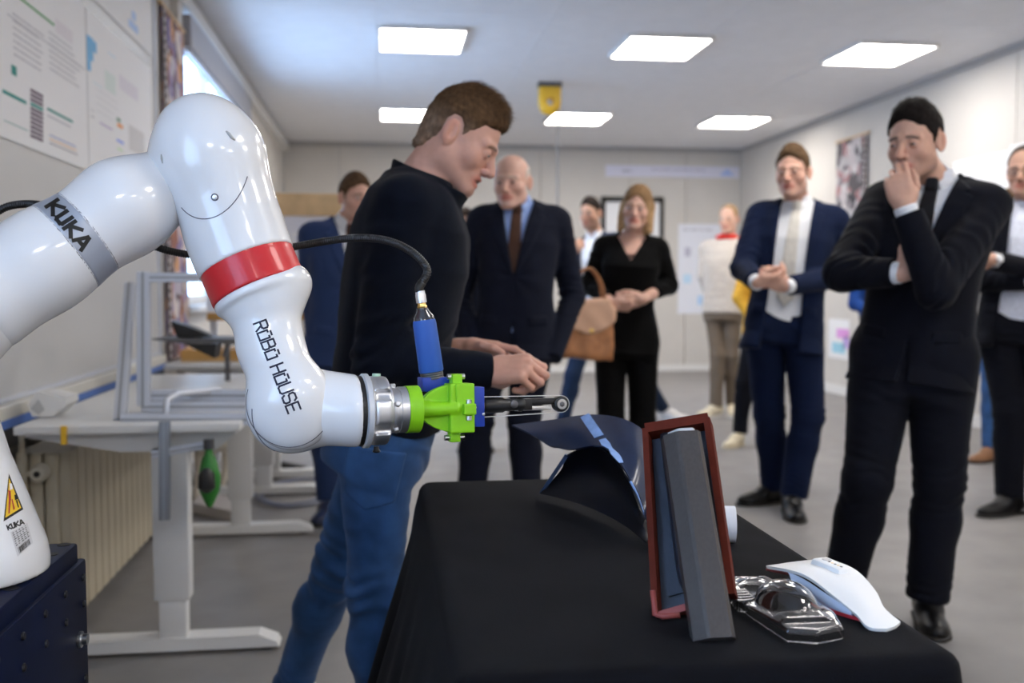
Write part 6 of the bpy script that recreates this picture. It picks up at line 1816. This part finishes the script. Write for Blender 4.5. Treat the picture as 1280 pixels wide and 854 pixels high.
w_ = MB().lathe(a_['wr'] - fd * .018, fd, [(0, .0345), (.002, .0372), (.016, .0372), (.018, .0345)], 20).build('watch_strap', METAL_STEEL, p['_root'], sharp=40)
n_ = nrm(-FWD + .2 * UPV - fd * ((-FWD + .2 * UPV) @ fd)); MB().lathe(a_['wr'] - fd * .009 + n_ * .034, n_, [(0, .020), (.008, .020), (.010, .017)], 20).build('watch_face', SHIRT_WHITE, w_, sharp=40)

# 11. person in jeans behind him
p = dict(label='person in jeans and brown shoes, mostly hidden behind the man with glasses', scale=.97, vox=.012, vox_head=.007, vox_hand=.006,
    pelvis=at(1256, 414, 6.5), neck=at(1258, 287, 6.52), face=fc(-30), **look(-40, 4),
    head=at(1262, 261, 6.5), head_par=dict(hair='short', top=.012, side=.008), hair_col=(.14, .08, .04), skin=(.60, .36, .27),
    arms={-1: dict(el=at(1222, 352, 6.55), wr=at(1238, 392, 6.4), hide=True), 1: dict(el=at(1296, 352, 6.55), wr=at(1284, 392, 6.4), hide=True)},
    knees=[at(1240, 486, 6.5), at(1272, 486, 6.5)], ankles=[ank(1237, 6.54), ank(1276, 6.6)], feet=[foot(1237, 6.52, -65), foot(1276, 6.56, -20)],
    top=dict(kind='knit', name='sweater', mat=GREY_CLOTH), jbot=-.08, legs=dict(mat=DENIM, r=(.085, .066, .058), fold=.003), shoes=dict(mat=LEATHER_BROWN))
make_person('person', p)

# 12. person in blue behind the man in the midnight suit
p = dict(label='person in a royal blue top, hidden behind the man in midnight suit', scale=.95, vox=.012, vox_head=.007, vox_hand=.006,
    pelvis=at(1102, 390, 7.8), neck=at(1106, 292, 7.82), face=fc(-20), **look(-30, 4),
    head=at(1108, 268, 7.8), head_par=dict(hair='short', top=.012, side=.006), hair_col=(.04, .03, .02), skin=(.60, .36, .27),
    arms={-1: dict(el=at(1069, 380, 7.75), wr=at(1090, 392, 7.55), hide=True), 1: dict(el=at(1140, 350, 7.8), wr=at(1130, 385, 7.65), hide=True)},
    knees=[at(1086, 462, 7.8), at(1104, 462, 7.8)], ankles=[ank(1084, 7.85), ank(1104, 7.9)], feet=[foot(1086, 7.82, -10), foot(1106, 7.86, 10)],
    top=dict(kind='knit', name='sweater', mat=BLUE_CLOTH), jbot=-.06, legs=TROUS(SUIT_DARK, r=(.078, .058, .05)), shoes=OXF)
make_person('person', p)

# 13. someone between the fleece man and the older man
p = dict(label='person whose dark hair shows between the fleece man and the bald man', scale=.95, vox=.012, vox_head=.007, vox_hand=.006,
    pelvis=at(588, 420, 7.0), neck=at(584, 308, 7.02), face=fc(15), **look(10, 4),
    head=at(581, 283, 7.0), head_par=dict(hair='short', top=.016, side=.008), hair_col=(.03, .02, .015), skin=(.56, .33, .24),
    arms={-1: dict(el=at(556, 372, 7.0), wr=at(566, 410, 6.9), hide=True), 1: dict(el=at(618, 372, 7.0), wr=at(610, 410, 6.9), hide=True)},
    knees=[at(578, 490, 7.0), at(600, 490, 7.0)], ankles=[ank(584, 7.05), ank(604, 7.05)], feet=[foot(584, 7.0, -10), foot(606, 7.0, 12)],
    top=dict(kind='knit', name='sweater', mat=SUIT_GREY), jbot=-.06, legs=TROUS(SUIT_DARK, r=(.080, .060, .052)), shoes=OXF)
make_person('person', p)

# tan handbag hanging from the woman's arm
bc = at(733, 413, 4.97); bM = np.array([nrm(HR + .25 * HF), nrm(np.cross(ZZ, nrm(HR + .25 * HF))), ZZ])
bag = empty('handbag', (bc[0], bc[1], bc[2] - .15), 'tan leather handbag hanging from the arm of the woman in black', 'handbag')
def f_bag(P):
    q = (P - bc) @ bM.T; x, y, z = q[:, 0], q[:, 1], q[:, 2]
    pl = poly2(x, z, [(-.135, -.12), (.115, -.145), (.130, .10), (.10, .145), (-.095, .135), (-.120, .06)]) - .012
    return smax(pl, np.abs(y) - .050 - .025 * np.clip(-z * 4, -.5, 1), .03) + .004 * wob(P, .09, 1)
sdf_obj('bag_body', f_bag, bc - .24, bc + .24, .008, LEATHER_TAN, bag)
flp = lambda P: np.maximum(f_bag(P) - .006, np.maximum(-.02 - (P - bc)[:, 2] + 1.2 * np.abs((P - bc) @ bM[0]) ** 1.5, -((P - bc) @ -bM[1])))
sdf_obj('flap', flp, bc - .24, bc + .24, .008, mat('pale_tan_leather', (.55, .33, .22), .5), bag)
for s in (-1, 1):
    MB().tube(spline([bc + bM[0] * -.085 + bM[1] * .03 * s + ZZ * .13, bc + bM[0] * -.06 + bM[1] * .02 * s + ZZ * .25, bc + bM[0] * .01 + ZZ * .31 + bM[1] * .015 * s, bc + bM[0] * .07 + bM[1] * .02 * s + ZZ * .24, bc + bM[0] * .09 + bM[1] * .03 * s + ZZ * .13], 8), .007, 8).build('handle', LEATHER_TAN, bag, True)
MB().lathe(bc - bM[1] * .078 + ZZ * .0, -bM[1], [(0, .012), (.006, .012), (.008, .008)], 12).build('clasp', BRASS, bag, sharp=40)
